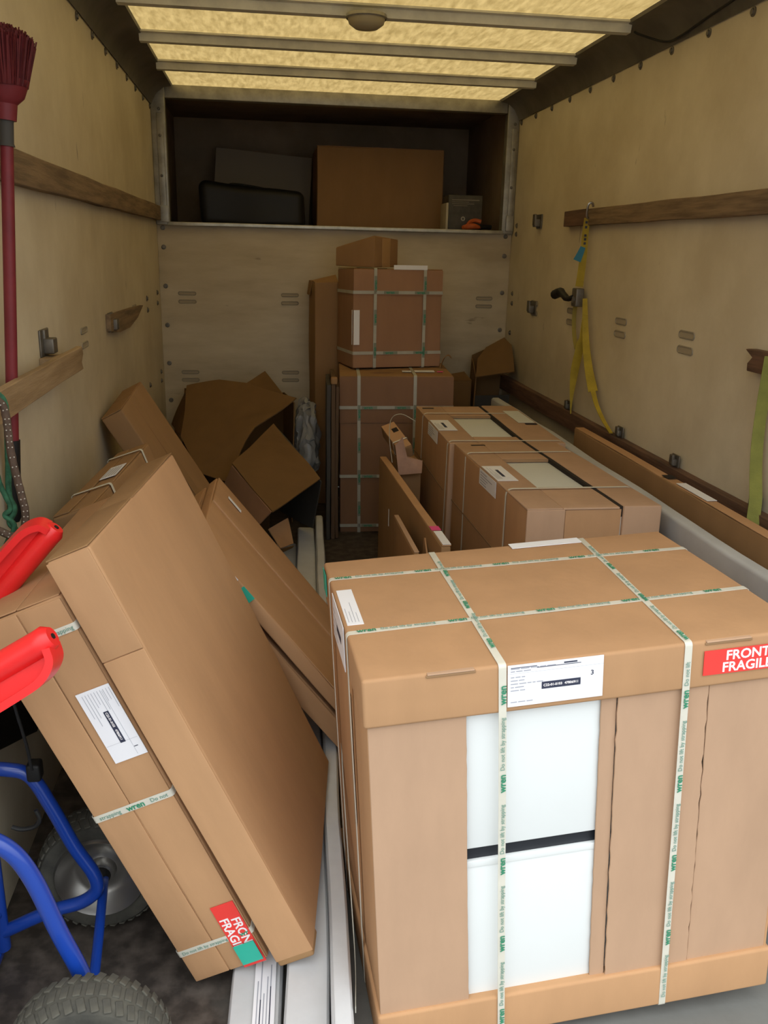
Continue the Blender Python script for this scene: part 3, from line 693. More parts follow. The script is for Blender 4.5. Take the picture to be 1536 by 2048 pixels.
# ---- 7. two cabinet cartons in a row at right
def row_carton(key, label, sd, win, slot_, lab, straps, rs, sx):
    r, d = root(key, 'cabinet_carton', label)
    W, L, H = d
    obj('cabinet_body', RB((.008, .008, .01), (W-.008, L-.008, H-.012), .003), M_OFFW, r)
    obj('side_panel', RB((0, 0, 0), (.007, L, H-.004), .003, seg=(1, 8, 8), amp=.0025, seed=sd), M_CARD, r)
    obj('side_panel', RB((W-.007, 0, 0), (W, L, H-.004), .003, seg=(1, 8, 8), amp=.002, seed=sd+1), M_CARD, r)
    obj('end_panel', RB((.001, -.001, 0), (.112, .007, H-.004), .003, seg=(3, 1, 8), amp=.0015, seed=sd+2), M_CARD_P, r)
    obj('end_panel', RB((.1125, .003, 0), (sx-.004, .010, H-.006), .002, seg=(3, 1, 8), amp=.0015, seed=sd+3), M_CARD, r)
    obj('end_panel', RB((0, L-.007, 0), (W, L, H-.004), .003, seg=(3, 1, 8), amp=.0015, seed=sd+4), M_CARD, r)
    x0, x1, y0, y1 = win
    tp = []
    for (a, b, c, e) in ((0, x0, 0, L), (x0, sx-.010, 0, y0), (x0, sx-.010, y1, L)):
        tp.append(obj('top_panel', RB((a, c, H-.007), (b, e, H), .003, seg=(3, 6, 1), amp=.002, seed=sd+5), M_CARD_P, r))
    obj('window_edge', RB((x0, y1-.005, H-.010), (sx-.010, y1+.001, H+.0005), .0006), M_EDGE, tp[2])
    cap = obj('end_cap', RB((sx, -.004, .0), (W+.004, L+.002, H+.003), .005, seg=(3, 8, 6), amp=.002, seed=sd+6), M_CARD_P, r)
    obj('joint_gap', RB((sx-.0125, .004, H-.03), (sx+.001, L-.002, H+.0008), .001, seg=(1, 6, 1), amp=.002, seed=sd+5), M_DARKHOLE, r)
    a, b, c, e = slot_
    obj('hand_hole', RB((a, c, H-.002), (b, e, H+.0012), .004), M_DARKHOLE, tp[2])
    a, b, c, e = lab
    lb = plate('label', r, M_PAPER, 'z1', (a, c, H), b-a, e-c, lift=.002)
    bars(lb, M_INK, 'z1', (a, c, H), [((b-a)*.45, (e-c)*.25, (b-a)*.60, (e-c)*.72)], lift=.0036)
    bars(lb, M_INKG, 'z1', (a, c, H), [((b-a)*(.08+.06*k), (e-c)*.1, (b-a)*(.10+.06*k), (e-c)*random.uniform(.4, .9)) for k in range(5)], lift=.0036)
    lb = plate('label', r, M_PAPER, 'x0', (0, e, H-.055), e-c, .052, lift=.002)
    bars(lb, M_INKG, 'x0', (0, e, H-.055), [(.015, .006+.009*k, .015+(e-c)*random.uniform(.3, .8), .009+.009*k) for k in range(5)], lift=.0036)
    for yy in straps: strap_loop(r, 'y', yy, (W+.004, L, H+.003), width=.010, off=.002, rr=.02)
    bm = bmesh.new(); ribbon(bm, [(-.002, L*(1-k/10)-.001, .50+.02*noise.noise(V((k, sd, 0)))) for k in range(10)], (0, 0, 1), .006, .002)
    obj('torn_seam', bm, M_EDGE, r)
    return r, d
row_carton('R2', 'nearer of two strapped cartons in a row at right, white panel window', 60, (.105, .278, .234, .617), (.054, .108, .852, .868), (.002, .069, .31, .51), (.715, .205), 0, .282)
r, d = row_carton('R1', 'farther of two strapped cartons in a row at right, white panel window', 70, (.115, .297, .12, .52), (.020, .072, .685, .702), (.002, .080, .22, .42), (.56, .03), 0, .305)
plate('window_panel', r, M_OFFW, 'z1', (.372, .36, d[2]+.0028), .072, .25, lift=.002)
plate('hand_hole', r, M_DARKHOLE, 'z1', (.395, .325, d[2]+.0028), .05, .02, lift=.002)

# ---- 8. centre stack
r, d = root('S1', 'strapped_carton', 'tall strapped carton standing on the floor, bottom of the centre stack')
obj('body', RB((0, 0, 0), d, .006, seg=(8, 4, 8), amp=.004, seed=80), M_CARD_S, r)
panel('lid', r, 'y0', .0, d[0], .57, d[2]-.002, d, .004, M_CARD_S, 81, .002)
panel('flap', r, 'z1', .002, d[0]-.002, .002, .24, d, .003, M_CARD_D, 82, .002)
panel('flap', r, 'z1', .002, d[0]-.002, .245, d[1]-.002, d, .003, M_CARD_D, 83, .002)
DS1 = (d[0], d[1], d[2]+.003); LO1 = (0, -.004, 0)
def small_letters(s, face, start, direction, length, rot, phase):
    dd = V(direction).normalized(); q = phase
    while q+.05 < length:
        u, v, n = FACES[face]; vv = dd.cross(n)
        pb = bmesh.new(); pb.faces.new([pb.verts.new(V(start)+dd*(q+a)+vv*b+n*.0036) for a, b in ((-.012, -.007), (.066, -.007), (.066, .007), (-.012, .007))]); obj('printed_band', pb, M_BAND, s, smooth=False)
        letter('wren', .021, M_GREEN, s, face, V(start)+dd*q, rot, bold=True, lift=.0044); q += .165
for x in (.096, .373):
    s = strap_loop(r, 'x', x, DS1, lo=LO1, width=.016, off=.003, material=M_STRAPD); small_letters(s, 'y0', (x+.001, -.0055, 0), (0, 0, 1), d[2], 90, .1)
for z in (.648, .298, .037):
    s = strap_loop(r, 'z', z, DS1, lo=LO1, width=.016, off=.003, material=M_STRAPD); small_letters(s, 'y0', (0, -.0055, z), (1, 0, 0), d[0], 0, .12)
plate('label', r, M_PAPER, 'z1', (.318, .112, d[2]+.003), .045, .05, lift=.004)
plate('label', r, M_PAPER, 'z1', (.382, .112, d[2]+.003), .10, .06, lift=.004)
plate('sticker', r, M_PINK, 'z1', (.495, .11, d[2]+.003), .03, .03, lift=.004)

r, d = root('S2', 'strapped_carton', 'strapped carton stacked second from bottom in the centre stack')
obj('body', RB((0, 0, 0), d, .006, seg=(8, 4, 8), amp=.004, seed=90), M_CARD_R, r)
panel('lid', r, 'y0', .0, d[0], .36, d[2]-.002, d, .004, M_CARD_R, 91, .002)
panel('tray', r, 'y0', .0, d[0], .002, .08, d, .004, M_CARD_R, 92, .002)
panel('flap', r, 'z1', .002, d[0]-.002, .002, d[1]-.002, d, .003, M_CARD_D, 93, .002)
DS2 = (d[0], d[1], d[2]+.003)
for x in ((.113, .113), (.378, .378)):
    s = strap_loop(r, 'x', x, DS2, lo=LO1, width=.016, off=.003, material=M_STRAPD); small_letters(s, 'y0', (x[0]+.001, -.0055, 0), (0, 0, 1), d[2], 90, .06)
for z in (.376, .075):
    s = strap_loop(r, 'z', z, DS2, lo=LO1, width=.016, off=.003, material=M_STRAPD); small_letters(s, 'y0', (0, -.0055, z), (1, 0, 0), d[0], 0, .17)
plate('label', r, M_PAPER, 'y0', (.0, -.004, .117), .031, .172, lift=.004)
plate('label', r, M_PAPER, 'x0', (0, .010, .117), .010, .172, lift=.004)
plate('label', r, M_PAPER, 'y0', (.208, -.004, .488), .18, .022, lift=.004)
obj('hand_hole', RB((.13, .012, d[2]+.002), (.18, .022, d[2]+.005), .002), M_DARKHOLE, r)

# top box, turned edge-on
r = thing('small_carton', 'small taped carton on top of the centre stack, turned edge-on', 'carton', (.545, 4.475, 1.313), (0, 0, 50))
bm = RB((0, 0, 0), (.23, .235, .150), .005, seg=4, amp=.003, seed=95)
for v in bm.verts: v.co.z *= 1-.40*max(0, v.co.y)/.235-.10*max(0, v.co.x)/.23      # sagging, cut-down left wall
obj('body', bm, M_CARD_D, r)
for a, b in ((.003, .116), (.119, .232)):
    zz = lambda x, y: .1525*(1-.40*y/.235-.10*x/.23)
    obj('flap', sheet([(.003, a, zz(0, a)), (.227, a, zz(.23, a)), (.227, b, zz(.23, b)), (.003, b, zz(0, b))], .003, 2, .001, 96), M_CARD_D, r)
obj('tape', RB((.075, -.0022, .0), (.150, .0005, .1405), .0006), M_TAPE, r)
# tall cartons behind and beside the stack
r = thing('tall_carton', 'tall narrow carton behind the centre stack with its top flap raised', 'carton', (.265, 4.74, 0), (0, 0, 3))
obj('body', RB((0, 0, 0), (.13, .32, 1.225), .005, seg=(2, 3, 10), amp=.004, seed=98), M_CARD_D, r)
obj('flap', sheet([(0, .01, 1.226), (.125, .01, 1.226), (.125, .12, 1.262), (0, .14, 1.232)], .004, 2, .004, 1), M_CARD_D, r)
obj('flap', sheet([(.0, .17, 1.226), (.0, .31, 1.226), (-.012, .31, 1.15), (-.012, .17, 1.15)], .004, 2, .002, 2), M_CARD_D, r)
r = thing('panel_pack', 'dark upright pack of thin panels beside the tall strapped carton', 'panel', (.285, 4.10, 0), (0, 0, -3))
for k, (a, b, h) in enumerate(((0, .020, .775), (.022, .042, .80), (.044, .060, .765))):
    obj('panel', RB((a, .01*k, 0), (b, .40, h), .003, seg=(1, 3, 8), amp=.004, seed=100+k), M_DKCARD if k else M_GREY, r)
obj('torn_top', RB((.018, .0, .775), (.050, .05, .812), .008, seg=4, amp=.014, seed=104), M_CARD_D, r)
# curl of tape beside it
bm = bmesh.new(); ribbon(bm, catmull([(.905, 4.47, .80), (.912, 4.47, .835), (.925, 4.47, .865), (.945, 4.475, .876), (.962, 4.48, .868)], 4), (.4, 1, 0), .03, .003)
tag(obj('cardboard_curl', bm, M_CARD_D), 'curled torn cardboard strip beside the strapped carton of the centre stack', 'scrap')

# ---- 9. panels on edge between centre and right row
r = thing('panel_carton', 'long thin panel carton on edge with pink sticker, left of the right row', 'carton', (.515, 2.40, 0), (0, 0, 1.9))
obj('body', RB((0, 0, 0), (.030, 1.18, .55), .004, seg=(1, 12, 5), amp=.004, seed=110), M_CARD_D, r)
panel('flap', r, 'z1', .001, .029, .002, 1.17, V((.03, 1.18, .55)), .002, M_CARD, 111, .002)
plate('label', r, M_PAPER, 'z1', (.003, .005, .552), .026, .13, lift=.003)
plate('sticker', r, M_PINK, 'z1', (.000, .145, .552), .030, .040, lift=.003)
plate('label', r, M_PAPER, 'x0', (0, .90, .33), .012, .07, lift=.004)
r = thing('panel_carton', 'short thin panel carton standing on edge in front of the long one', 'carton', (.455, 2.49, 0), (0, -1, 1.0))
obj('body', RB((0, 0, 0), (.018, .40, .50), .006, seg=(1, 6, 5), amp=.003, seed=112), M_CARD_D, r)
obj('flap', RB((.001, .002, .5005), (.017, .395, .503), .001), M_CARD_P, r)
r = thing('cardboard_offcut', 'small upright cardboard offcut between the two panel cartons', 'scrap', (.490, 2.50, 0), (0, 0, 0))
obj('sheet', sheet([(0, 0, 0), (.006, .18, 0), (.020, .17, .49), (.015, .12, .505), (.006, .0, .46)], .005, 3, .003, 3), M_CARD, r)

# small tilted carton with strap, propped behind that panel
r = thing('small_carton', 'small tilted strapped carton wedged beside the farther row carton', 'carton', (.555, 3.50, .549), (20.6, -19, 9.4))
obj('body', RB((0, 0, 0), (.062, .196, .056), .003, seg=3, amp=.002, seed=115), M_CARD_D, r)
obj('flap', RB((.001, .002, .056), (.061, .05, .0595), .001), M_CARD, r)
obj('flap', RB((.001, .053, .056), (.061, .194, .0595), .001), M_CARD, r)
strap_loop(r, 'y', .055, (.062, .196, .060), width=.006, off=.002, rr=.004)
obj('hand_hole', RB((.03, .12, .0592), (.055, .15, .0602), .002), M_DARKHOLE, r)
r = thing('carton_stand', 'dim upright carton under the small tilted strapped carton', 'carton', (.548, 3.46, 0), (0, 0, 1))
obj('body', RB((0, 0, 0), (.09, .26, .545), .004, seg=3, amp=.003, seed=116), M_CARD_D, r)
obj('flap', RB((.002, .003, .546), (.088, .12, .549), .001), M_CARD_D, r)
r = thing('kraft_paper', 'crumpled pink-brown packing paper under the small tilted carton', 'paper', (.53, 3.42, .51))
bm = sheet([(0, 0, 0), (.09, -.03, .01), (.10, .0, .055), (.03, .03, .075), (.025, .02, .16), (-.005, .03, .12)], .002, 4, .016, 8)
obj('paper', bm, mat('pinkish_kraft_paper', (.40, .24, .17), rough=.8, noise_amt=.2), r)
bm = bmesh.new(); ribbon(bm, catmull([(.51, 3.43, .56), (.50, 3.46, .66), (.52, 3.55, .72), (.57, 3.6, .73), (.63, 3.6, .70)], 5), (.3, 1, 0), .008, .0015)
tag(obj('loose_strap', bm, M_STRAPD), 'loose loop of pale strapping over the small tilted carton', 'strap')

# ---- 10. long goods along the right wall
r = thing('wrapped_panel', 'long grey foam-wrapped panel standing on edge beside the right row', 'panel', (1.165, 1.30, 0), (0, 0, .15))
obj('panel', RB((0, 0, 0), (.038, 3.05, .668), .010, seg=(1, 24, 6), amp=.006, seed=120, nr=3), M_FOAMG, r)
obj('wrap_fold', RB((-.003, 0, .60), (.041, 3.05, .679), .012, seg=(1, 24, 2), amp=.006, seed=121, nr=3), M_FOAMG, r)
r = thing('long_carton', 'very long flat carton standing on edge along the right wall', 'carton', (1.280, 1.90, 0), (0, 0, .2))
L_ = 1.52
obj('body', RB((0, 0, 0), (.042, L_, .705), .006, seg=(2, 16, 6), amp=.004, seed=122), M_CARD_D, r)
panel('flap', r, 'z1', .002, .040, .70, L_-.003, V((.042, L_, .705)), .003, M_CARD, 123, .002)
panel('flap', r, 'z1', .002, .040, .003, .68, V((.042, L_, .705)), .003, M_CARD, 124, .002)
plate('label', r, M_PAPER, 'z1', (.006, .40, .708), .032, .20, lift=.003)
plate('hand_hole', r, M_DARKHOLE, 'z1', (.006, .66, .708), .032, .045, lift=.003)
obj('end_flap', sheet([(-.02, -.004, .45), (.042, -.004, .45), (.042, .0, .70), (.012, .0, .71)], .005, 3, .004, 6), M_CARD_P, r)
r = thing('carton_block', 'small pale carton at the near end of the wall-side long carton', 'carton', (1.262, 1.62, 0), (0, 0, 4))
obj('body', RB((0, 0, 0), (.12, .22, .62), .005, seg=3, amp=.003, seed=126), M_CARD_P, r)
obj('flap', RB((.002, .002, .62), (.118, .11, .624), .001), M_CARD_P, r)

# ---- 11. foam-wrapped panels flat on the floor
def pack(name, label, x0, x1, z1, y0, y1, sd, yaw=-2.6):
    r = thing(name, label, 'panel', (x0, y0, 0), (0, 0, yaw), 'foam-wrapped panels on the floor')
    L = y1-y0
    obj('panel', RB((0, 0, 0), (x1-x0, L, z1), .012, seg=(3, 30, 2), amp=.006, seed=sd, nr=3), M_FOAM, r)
    obj('wrap_fold', RB((.004, 0, z1-.004), (x1-x0-.004, L*.98, z1+.003), .003, seg=(2, 30, 1), amp=.006, seed=sd), M_FOAM, r)
    return r
r = pack('wrapped_panel', 'lowest white foam-wrapped panel on the floor, long paper label on it', -.098, .000, .040, 1.02, 3.95, 130)
lb = plate('label', r, M_PAPER, 'z1', (.043, .12, .046), .040, .30, lift=.002)
bars(lb, M_INKG, 'z1', (.043, .12, .046), [(.006+.006*k, .02+.1*random.random(), .008+.006*k, .14+.14*random.random()) for k in range(5)], lift=.0036)
bars(lb, M_INK, 'z1', (.043, .12, .046), [(.012, .09, .014, .16), (.022, .07, .025, .10), (.03, .1, .032, .19)], lift=.0037)
r = pack('wrapped_panel', 'white foam-wrapped panel on the floor under the plain leaning carton', .004, .088, .088, 1.02, 4.05, 131)
r = pack('wrapped_panel', 'tall narrow foam-wrapped panel on the floor beside the front cabinet', .094, .132, .125, 1.12, 4.12, 132)
obj('end_block', RB((.006, -.012, .004), (.034, .06, .115), .006, seg=3, amp=.004, seed=3), M_CARD, r)
bm = bmesh.new(); ribbon(bm, catmull([(.138, 1.19, .12), (.152, 1.35, .10), (.150, 1.6, .30), (.148, 1.72, .5)], 6), (0, .2, 1), .012, .0015)
tag(obj('loose_strap', bm, M_STRAPD), 'loose dark strap hanging by the left side of the front cabinet carton', 'strap')

# ---- 12. broken open cartons at the back left
r = thing('open_carton', 'big collapsed open carton against the bulkhead, wide flap hanging forward', 'carton', (-.2, 4.6, 0))
def rel(pts, o): return [V(p)-V(o) for p in pts]
O = (-.2, 4.6, 0)
Hm = [(-.416, 4.75, .67), (-.245, 4.7, .703), (-.103, 4.62, .705), (.149, 4.4, .665), (.048, 4.3, .606), (-.049, 4.25, .54), (-.128, 4.1, .447), (-.191, 3.95, .348), (-.306, 4.05, .367), (-.426, 4.35, .475)]
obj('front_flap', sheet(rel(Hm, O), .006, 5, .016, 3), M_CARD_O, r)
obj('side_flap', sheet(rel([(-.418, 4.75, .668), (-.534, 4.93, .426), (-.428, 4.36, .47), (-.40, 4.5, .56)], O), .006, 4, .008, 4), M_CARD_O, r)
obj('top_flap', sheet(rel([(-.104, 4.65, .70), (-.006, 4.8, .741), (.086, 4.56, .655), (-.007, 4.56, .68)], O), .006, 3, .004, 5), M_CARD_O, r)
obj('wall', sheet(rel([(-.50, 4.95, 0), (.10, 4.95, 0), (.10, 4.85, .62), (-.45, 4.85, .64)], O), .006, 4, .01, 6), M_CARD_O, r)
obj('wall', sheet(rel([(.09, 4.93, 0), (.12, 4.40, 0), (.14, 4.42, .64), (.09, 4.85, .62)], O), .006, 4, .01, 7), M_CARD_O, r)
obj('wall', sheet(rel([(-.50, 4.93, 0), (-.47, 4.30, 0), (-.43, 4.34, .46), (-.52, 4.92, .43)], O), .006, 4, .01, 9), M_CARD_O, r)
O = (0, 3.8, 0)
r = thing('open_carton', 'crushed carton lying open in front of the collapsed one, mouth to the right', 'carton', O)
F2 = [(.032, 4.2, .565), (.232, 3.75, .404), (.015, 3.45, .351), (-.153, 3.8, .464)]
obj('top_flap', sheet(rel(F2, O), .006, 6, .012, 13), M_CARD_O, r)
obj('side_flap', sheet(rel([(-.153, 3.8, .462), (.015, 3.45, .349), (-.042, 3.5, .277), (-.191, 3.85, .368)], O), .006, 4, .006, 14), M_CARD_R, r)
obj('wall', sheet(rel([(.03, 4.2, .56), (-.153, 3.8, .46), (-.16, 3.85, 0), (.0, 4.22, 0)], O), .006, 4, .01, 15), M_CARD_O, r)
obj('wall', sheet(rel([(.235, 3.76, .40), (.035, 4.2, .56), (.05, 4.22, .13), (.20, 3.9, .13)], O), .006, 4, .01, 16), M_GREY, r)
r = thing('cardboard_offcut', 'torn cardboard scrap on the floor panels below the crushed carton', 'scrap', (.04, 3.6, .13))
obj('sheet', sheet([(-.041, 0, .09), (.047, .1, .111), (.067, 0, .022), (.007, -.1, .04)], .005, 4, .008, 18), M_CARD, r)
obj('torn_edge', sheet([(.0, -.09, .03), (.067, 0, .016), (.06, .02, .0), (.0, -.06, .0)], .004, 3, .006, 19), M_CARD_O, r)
# crumpled clear film
bm = bmesh.new(); bmesh.ops.create_icosphere(bm, subdivisions=5, radius=1)
for v in bm.verts:
    p = v.co.copy(); q = V((p.x*.055, p.y*.16, p.z*.26))
    n = noise.noise_vector(p*2.2)*.035 + noise.noise_vector(p*5.5)*.022
    v.co = q+n+V((.205, 4.50, .38))
    if v.co.z < .14: v.co.z = .14+.02*noise.noise(p*8)
tag(obj('plastic_film', bm, M_FILM), 'crumpled heap of clear plastic film between open cartons and centre stack', 'plastic film')
# ---- back right
O = (1.3, 4.85, 0)
r = thing('open_carton', 'dark open carton in the far right corner with a bent flap', 'carton', O)
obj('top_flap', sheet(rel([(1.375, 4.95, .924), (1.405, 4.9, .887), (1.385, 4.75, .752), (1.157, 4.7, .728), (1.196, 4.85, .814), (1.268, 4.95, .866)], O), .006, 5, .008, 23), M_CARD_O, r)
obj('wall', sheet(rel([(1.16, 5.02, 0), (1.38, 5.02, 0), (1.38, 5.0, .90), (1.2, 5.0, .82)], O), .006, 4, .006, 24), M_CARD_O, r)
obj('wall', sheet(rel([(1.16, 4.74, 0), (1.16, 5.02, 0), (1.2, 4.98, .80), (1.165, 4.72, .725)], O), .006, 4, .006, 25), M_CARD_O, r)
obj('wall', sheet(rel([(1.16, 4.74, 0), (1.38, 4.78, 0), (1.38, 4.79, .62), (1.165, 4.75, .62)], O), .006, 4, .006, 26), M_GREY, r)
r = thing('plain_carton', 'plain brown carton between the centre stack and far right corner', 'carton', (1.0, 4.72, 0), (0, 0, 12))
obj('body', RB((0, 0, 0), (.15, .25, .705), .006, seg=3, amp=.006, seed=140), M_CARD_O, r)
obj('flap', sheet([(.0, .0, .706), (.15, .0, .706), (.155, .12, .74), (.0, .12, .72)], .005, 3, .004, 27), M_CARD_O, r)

# ================================================================== OVER-CAB THINGS
r = thing('large_carton', 'large square-faced carton on the over-cab shelf', 'carton', (.325, 5.60, 1.505), (0, 0, 0))
obj('body', RB((0, 0, 0), (.78, .5, .480), .006, seg=6, amp=.004, seed=150), M_CARD_D, r)
panel('flap', r, 'z1', .002, .778, .002, .245, V((.78, .5, .480)), .003, M_CARD, 151)
panel('flap', r, 'z1', .002, .778, .25, .498, V((.78, .5, .480)), .003, M_CARD, 152)
r = thing('grey_board', 'dark grey sheet of board propped at the back of the over-cab shelf', 'board', (-.33, 6.02, 1.506), (-6, 4, 0))
obj('board', RB((0, 0, 0), (.62, .012, .50), .004, seg=4, amp=.004, seed=153), mat('grey_card', (.27, .235, .185), rough=.8), r)
obj('edge_strip', RB((0, -.004, 0), (.62, .0, .012), .001), M_GREY, r)
r = thing('black_bag', 'black holdall slumped on the over-cab shelf below the grey board', 'bag', (-.37, 5.45, 1.505))
bm = RB((0, 0, 0), (.62, .45, .27), .05, seg=10, amp=.02, seed=154, nr=4)
for v in bm.verts:
    v.co.z = max(v.co.z, .0)*(1-.22*v.co.x/.62)
obj('body', bm, M_BLK, r)
bm = bmesh.new(); tube(bm, catmull([(.15, .2, .24), (.2, .22, .252), (.35, .22, .235), (.45, .2, .21)], 6), .008, 8); obj('handle', bm, M_BLK, r)
r = thing('tool_box', 'small dark printed box at the right end of the over-cab shelf', 'box', (1.045, 5.18, 1.505), (0, 0, -2))
obj('body', RB((.012, 0, 0), (.21, .2, .205), .004, seg=2, amp=.001), mat('dark_print_box', (.075, .068, .055), rough=.6, noise_amt=.4, noise_scale=25), r)
obj('side', RB((0, -.002, 0), (.013, .2, .16), .002), mat('cream_card', (.40, .36, .27), rough=.7), r)
bars(r, mat('print_cream', (.22, .20, .15), rough=.7), 'y0', (.012, 0, 0), [(.02, .175, .18, .180), (.02, .165, .12, .168), (.02, .155, .15, .158), (.03, .145, .11, .148)], lift=.002)
obj('badge', lathe(bmesh.new(), [(.006, -.004), (.012, -.004), (.013, -.001), (.006, -.001)], (.10, 0, .075), 'y', 20), mat('badge_grey', (.30, .28, .24), rough=.5), r)
r = thing('power_tool', 'orange and black tool lying on the edge of the over-cab shelf', 'tool', (1.13, 5.10, 1.519), (0, 0, 10))
bm = bmesh.new(); tube(bm, catmull([(0, 0, .012), (.03, .01, .016), (.07, .0, .020), (.11, .01, .014)], 5), [.010, .012, .013, .014, .015, .016, .016, .016, .016, .016, .015, .014, .013, .012, .011, .010], 10); obj('body', bm, M_ORNG, r)
bm = bmesh.new(); tube(bm, catmull([(.03, .01, .02), (.06, .03, .045), (.09, .03, .052), (.12, .02, .045)], 4), .012, 8); obj('handle', bm, M_ORNG, r)
bm = bmesh.new(); tube(bm, catmull([(.10, .01, .015), (.15, .03, .018), (.19, .04, .018)], 5), .014, 8); obj('grip', bm, M_BLK, r)

# ================================================================== RATCHET STRAPS, RIGHT WALL
r = thing('ratchet_strap', 'yellow ratchet strap hooked over the upper right batten', 'strap', (1.385, 3.77, 1.59))
O = V((1.385, 3.77, 1.59)); WD = (.93, -.37, 0)
bm = bmesh.new(); tube(bm, [V(p)-O for p in catmull([(1.40, 3.765, 1.596), (1.392, 3.76, 1.610), (1.378, 3.762, 1.606), (1.375, 3.768, 1.58), (1.378, 3.772, 1.556), (1.386, 3.775, 1.548)], 5)], .005, 8)
obj('hook', bm, M_CHROME, r)
def web(name, pts, widths, material=M_YEL, wd=WD, sub=5):
    P = catmull([V(p)-O for p in pts], sub); n = len(P)
    ws = [widths[0]+(widths[1]-widths[0])*k/(n-1) for k in range(n)] if isinstance(widths, tuple) else widths
    bm = bmesh.new(); ribbon(bm, P, wd, ws, .003)
    return obj(name, bm, material, r)
w1 = web('webbing', [(1.385, 3.785, 1.55), (1.384, 3.79, 1.48), (1.384, 3.79, 1.40), (1.384, 3.80, 1.32), (1.384, 3.81, 1.262)], (.026, .034))
for k, zz in enumerate((1.532, 1.512, 1.478, 1.462, 1.445)):
    obj('printed_mark', RB(V((1.377, 3.7815, zz-.005))-O, V((1.387, 3.783, zz+.005))-O, .0005), M_INK, w1)
web('tag', [(1.375, 3.78, 1.43), (1.368, 3.79, 1.40), (1.360, 3.80, 1.372)], (.022, .034), M_TAGB)
# ratchet: frame, handle, spool
obj('ratchet_frame', RB(V((1.366, 3.79, 1.175))-O, V((1.404, 3.85, 1.255))-O, .006, seg=2), M_STEEL, r)
bm = bmesh.new(); tube(bm, [V(p)-O for p in catmull([(1.37, 3.83, 1.215), (1.365, 3.90, 1.205), (1.36, 3.98, 1.228), (1.355, 4.05, 1.215)], 5)], [.012]*6+[.016]*4+[.022]*6, 10); obj('ratchet_handle', bm, M_BLK, r)
bm = bmesh.new(); tube(bm, [V((1.362, 3.82, 1.205))-O, V((1.408, 3.82, 1.205))-O], .014, 12); obj('spool', bm, M_CHROME, r)
web('webbing', [(1.386, 3.73, 1.215), (1.385, 3.70, 1.12), (1.384, 3.66, 1.02), (1.384, 3.60, .92), (1.384, 3.53, .84)], (.020, .040))
web('webbing', [(1.384, 3.53, .84), (1.383, 3.47, .79), (1.381, 3.38, .745), (1.37, 3.26, .715)], (.020, .014))
web('webbing', [(1.382, 3.70, 1.15), (1.380, 3.72, 1.02), (1.379, 3.76, .90), (1.378, 3.77, .79), (1.379, 3.765, .70)], [.020]*5+[.036]*6+[.034, .03, .026, .022, .018, .014, .010, .008, .006, .005])
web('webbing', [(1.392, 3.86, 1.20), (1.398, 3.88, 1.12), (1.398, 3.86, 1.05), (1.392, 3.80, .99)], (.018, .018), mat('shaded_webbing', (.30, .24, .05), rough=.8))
r = thing('lashing_strap', 'lime green webbing strap hanging at the right edge of view', 'strap', (1.40, 2.25, .72))
O = V((1.40, 2.25, .72))
web('webbing', [(1.392, 2.262, 1.14), (1.390, 2.262, 1.00), (1.388, 2.255, .90), (1.384, 2.235, .82), (1.378, 2.205, .745), (1.374, 2.195, .70)], (.030, .036), M_LIME)
web('tail', [(1.374, 2.195, .70), (1.368, 2.185, .66), (1.366, 2.18, .58)], (.036, .034), M_LIME)

# ================================================================== BROOM, LEFT
r = thing('broom', 'red upturned broom leaning against the left wall', 'broom', (-.562, 1.93, .80))
O = V((-.562, 1.93, .80))
def axp(z): # broom axis
    return V((-.562+(z-.80)*.078, 1.93, z))
bm = bmesh.new(); tube(bm, [axp(.98)-O, axp(1.3)-O, axp(1.582)-O], .0125, 14); obj('pole', bm, M_REDB, r)
bm = bmesh.new(); tube(bm, [axp(.80)-O, axp(.81)-O, axp(.985)-O], [.011, .015, .015], 14); obj('grip', bm, M_BLK, r)
bm = bmesh.new(); tube(bm, [axp(1.578)-O, axp(1.584)-O, axp(1.622)-O, axp(1.628)-O], [.016, .0135, .0135, .015], 14); obj('ferrule', bm, M_GREY, r)
bm = bmesh.new(); tube(bm, [axp(z)-O for z in (1.625, 1.655, 1.668, 1.70)], [.019, .021, .034, .044], 18); obj('socket', bm, M_REDB, r)
bm = bmesh.new(); rnd = random.Random(4)
for k in range(900):
    a = rnd.uniform(0, 2*math.pi); q = math.sqrt(rnd.random())
    b0 = axp(1.685)-O + V((math.cos(a)*q*.040, math.sin(a)*q*.045, 0))
    l = .108-.028*q*q+rnd.uniform(-.008, .006)
    b1 = b0 + V((math.cos(a)*q*.020+rnd.uniform(-.005, .005), math.sin(a)*q*.02+rnd.uniform(-.005, .005), l))
    tt = rnd.uniform(0, 6); s = [V((math.cos(tt+c*2.094), math.sin(tt+c*2.094), 0))*.0022 for c in range(3)]
    lo_ = [bm.verts.new(b0+x) for x in s]; hi_ = [bm.verts.new(b1+x*.8) for x in s]
    for c in range(3): bm.faces.new([lo_[c], lo_[(c+1) % 3], hi_[(c+1) % 3], hi_[c]])
    bm.faces.new(hi_)
obj('bristles', bm, M_BRIS, r, smooth=False, kind='stuff')

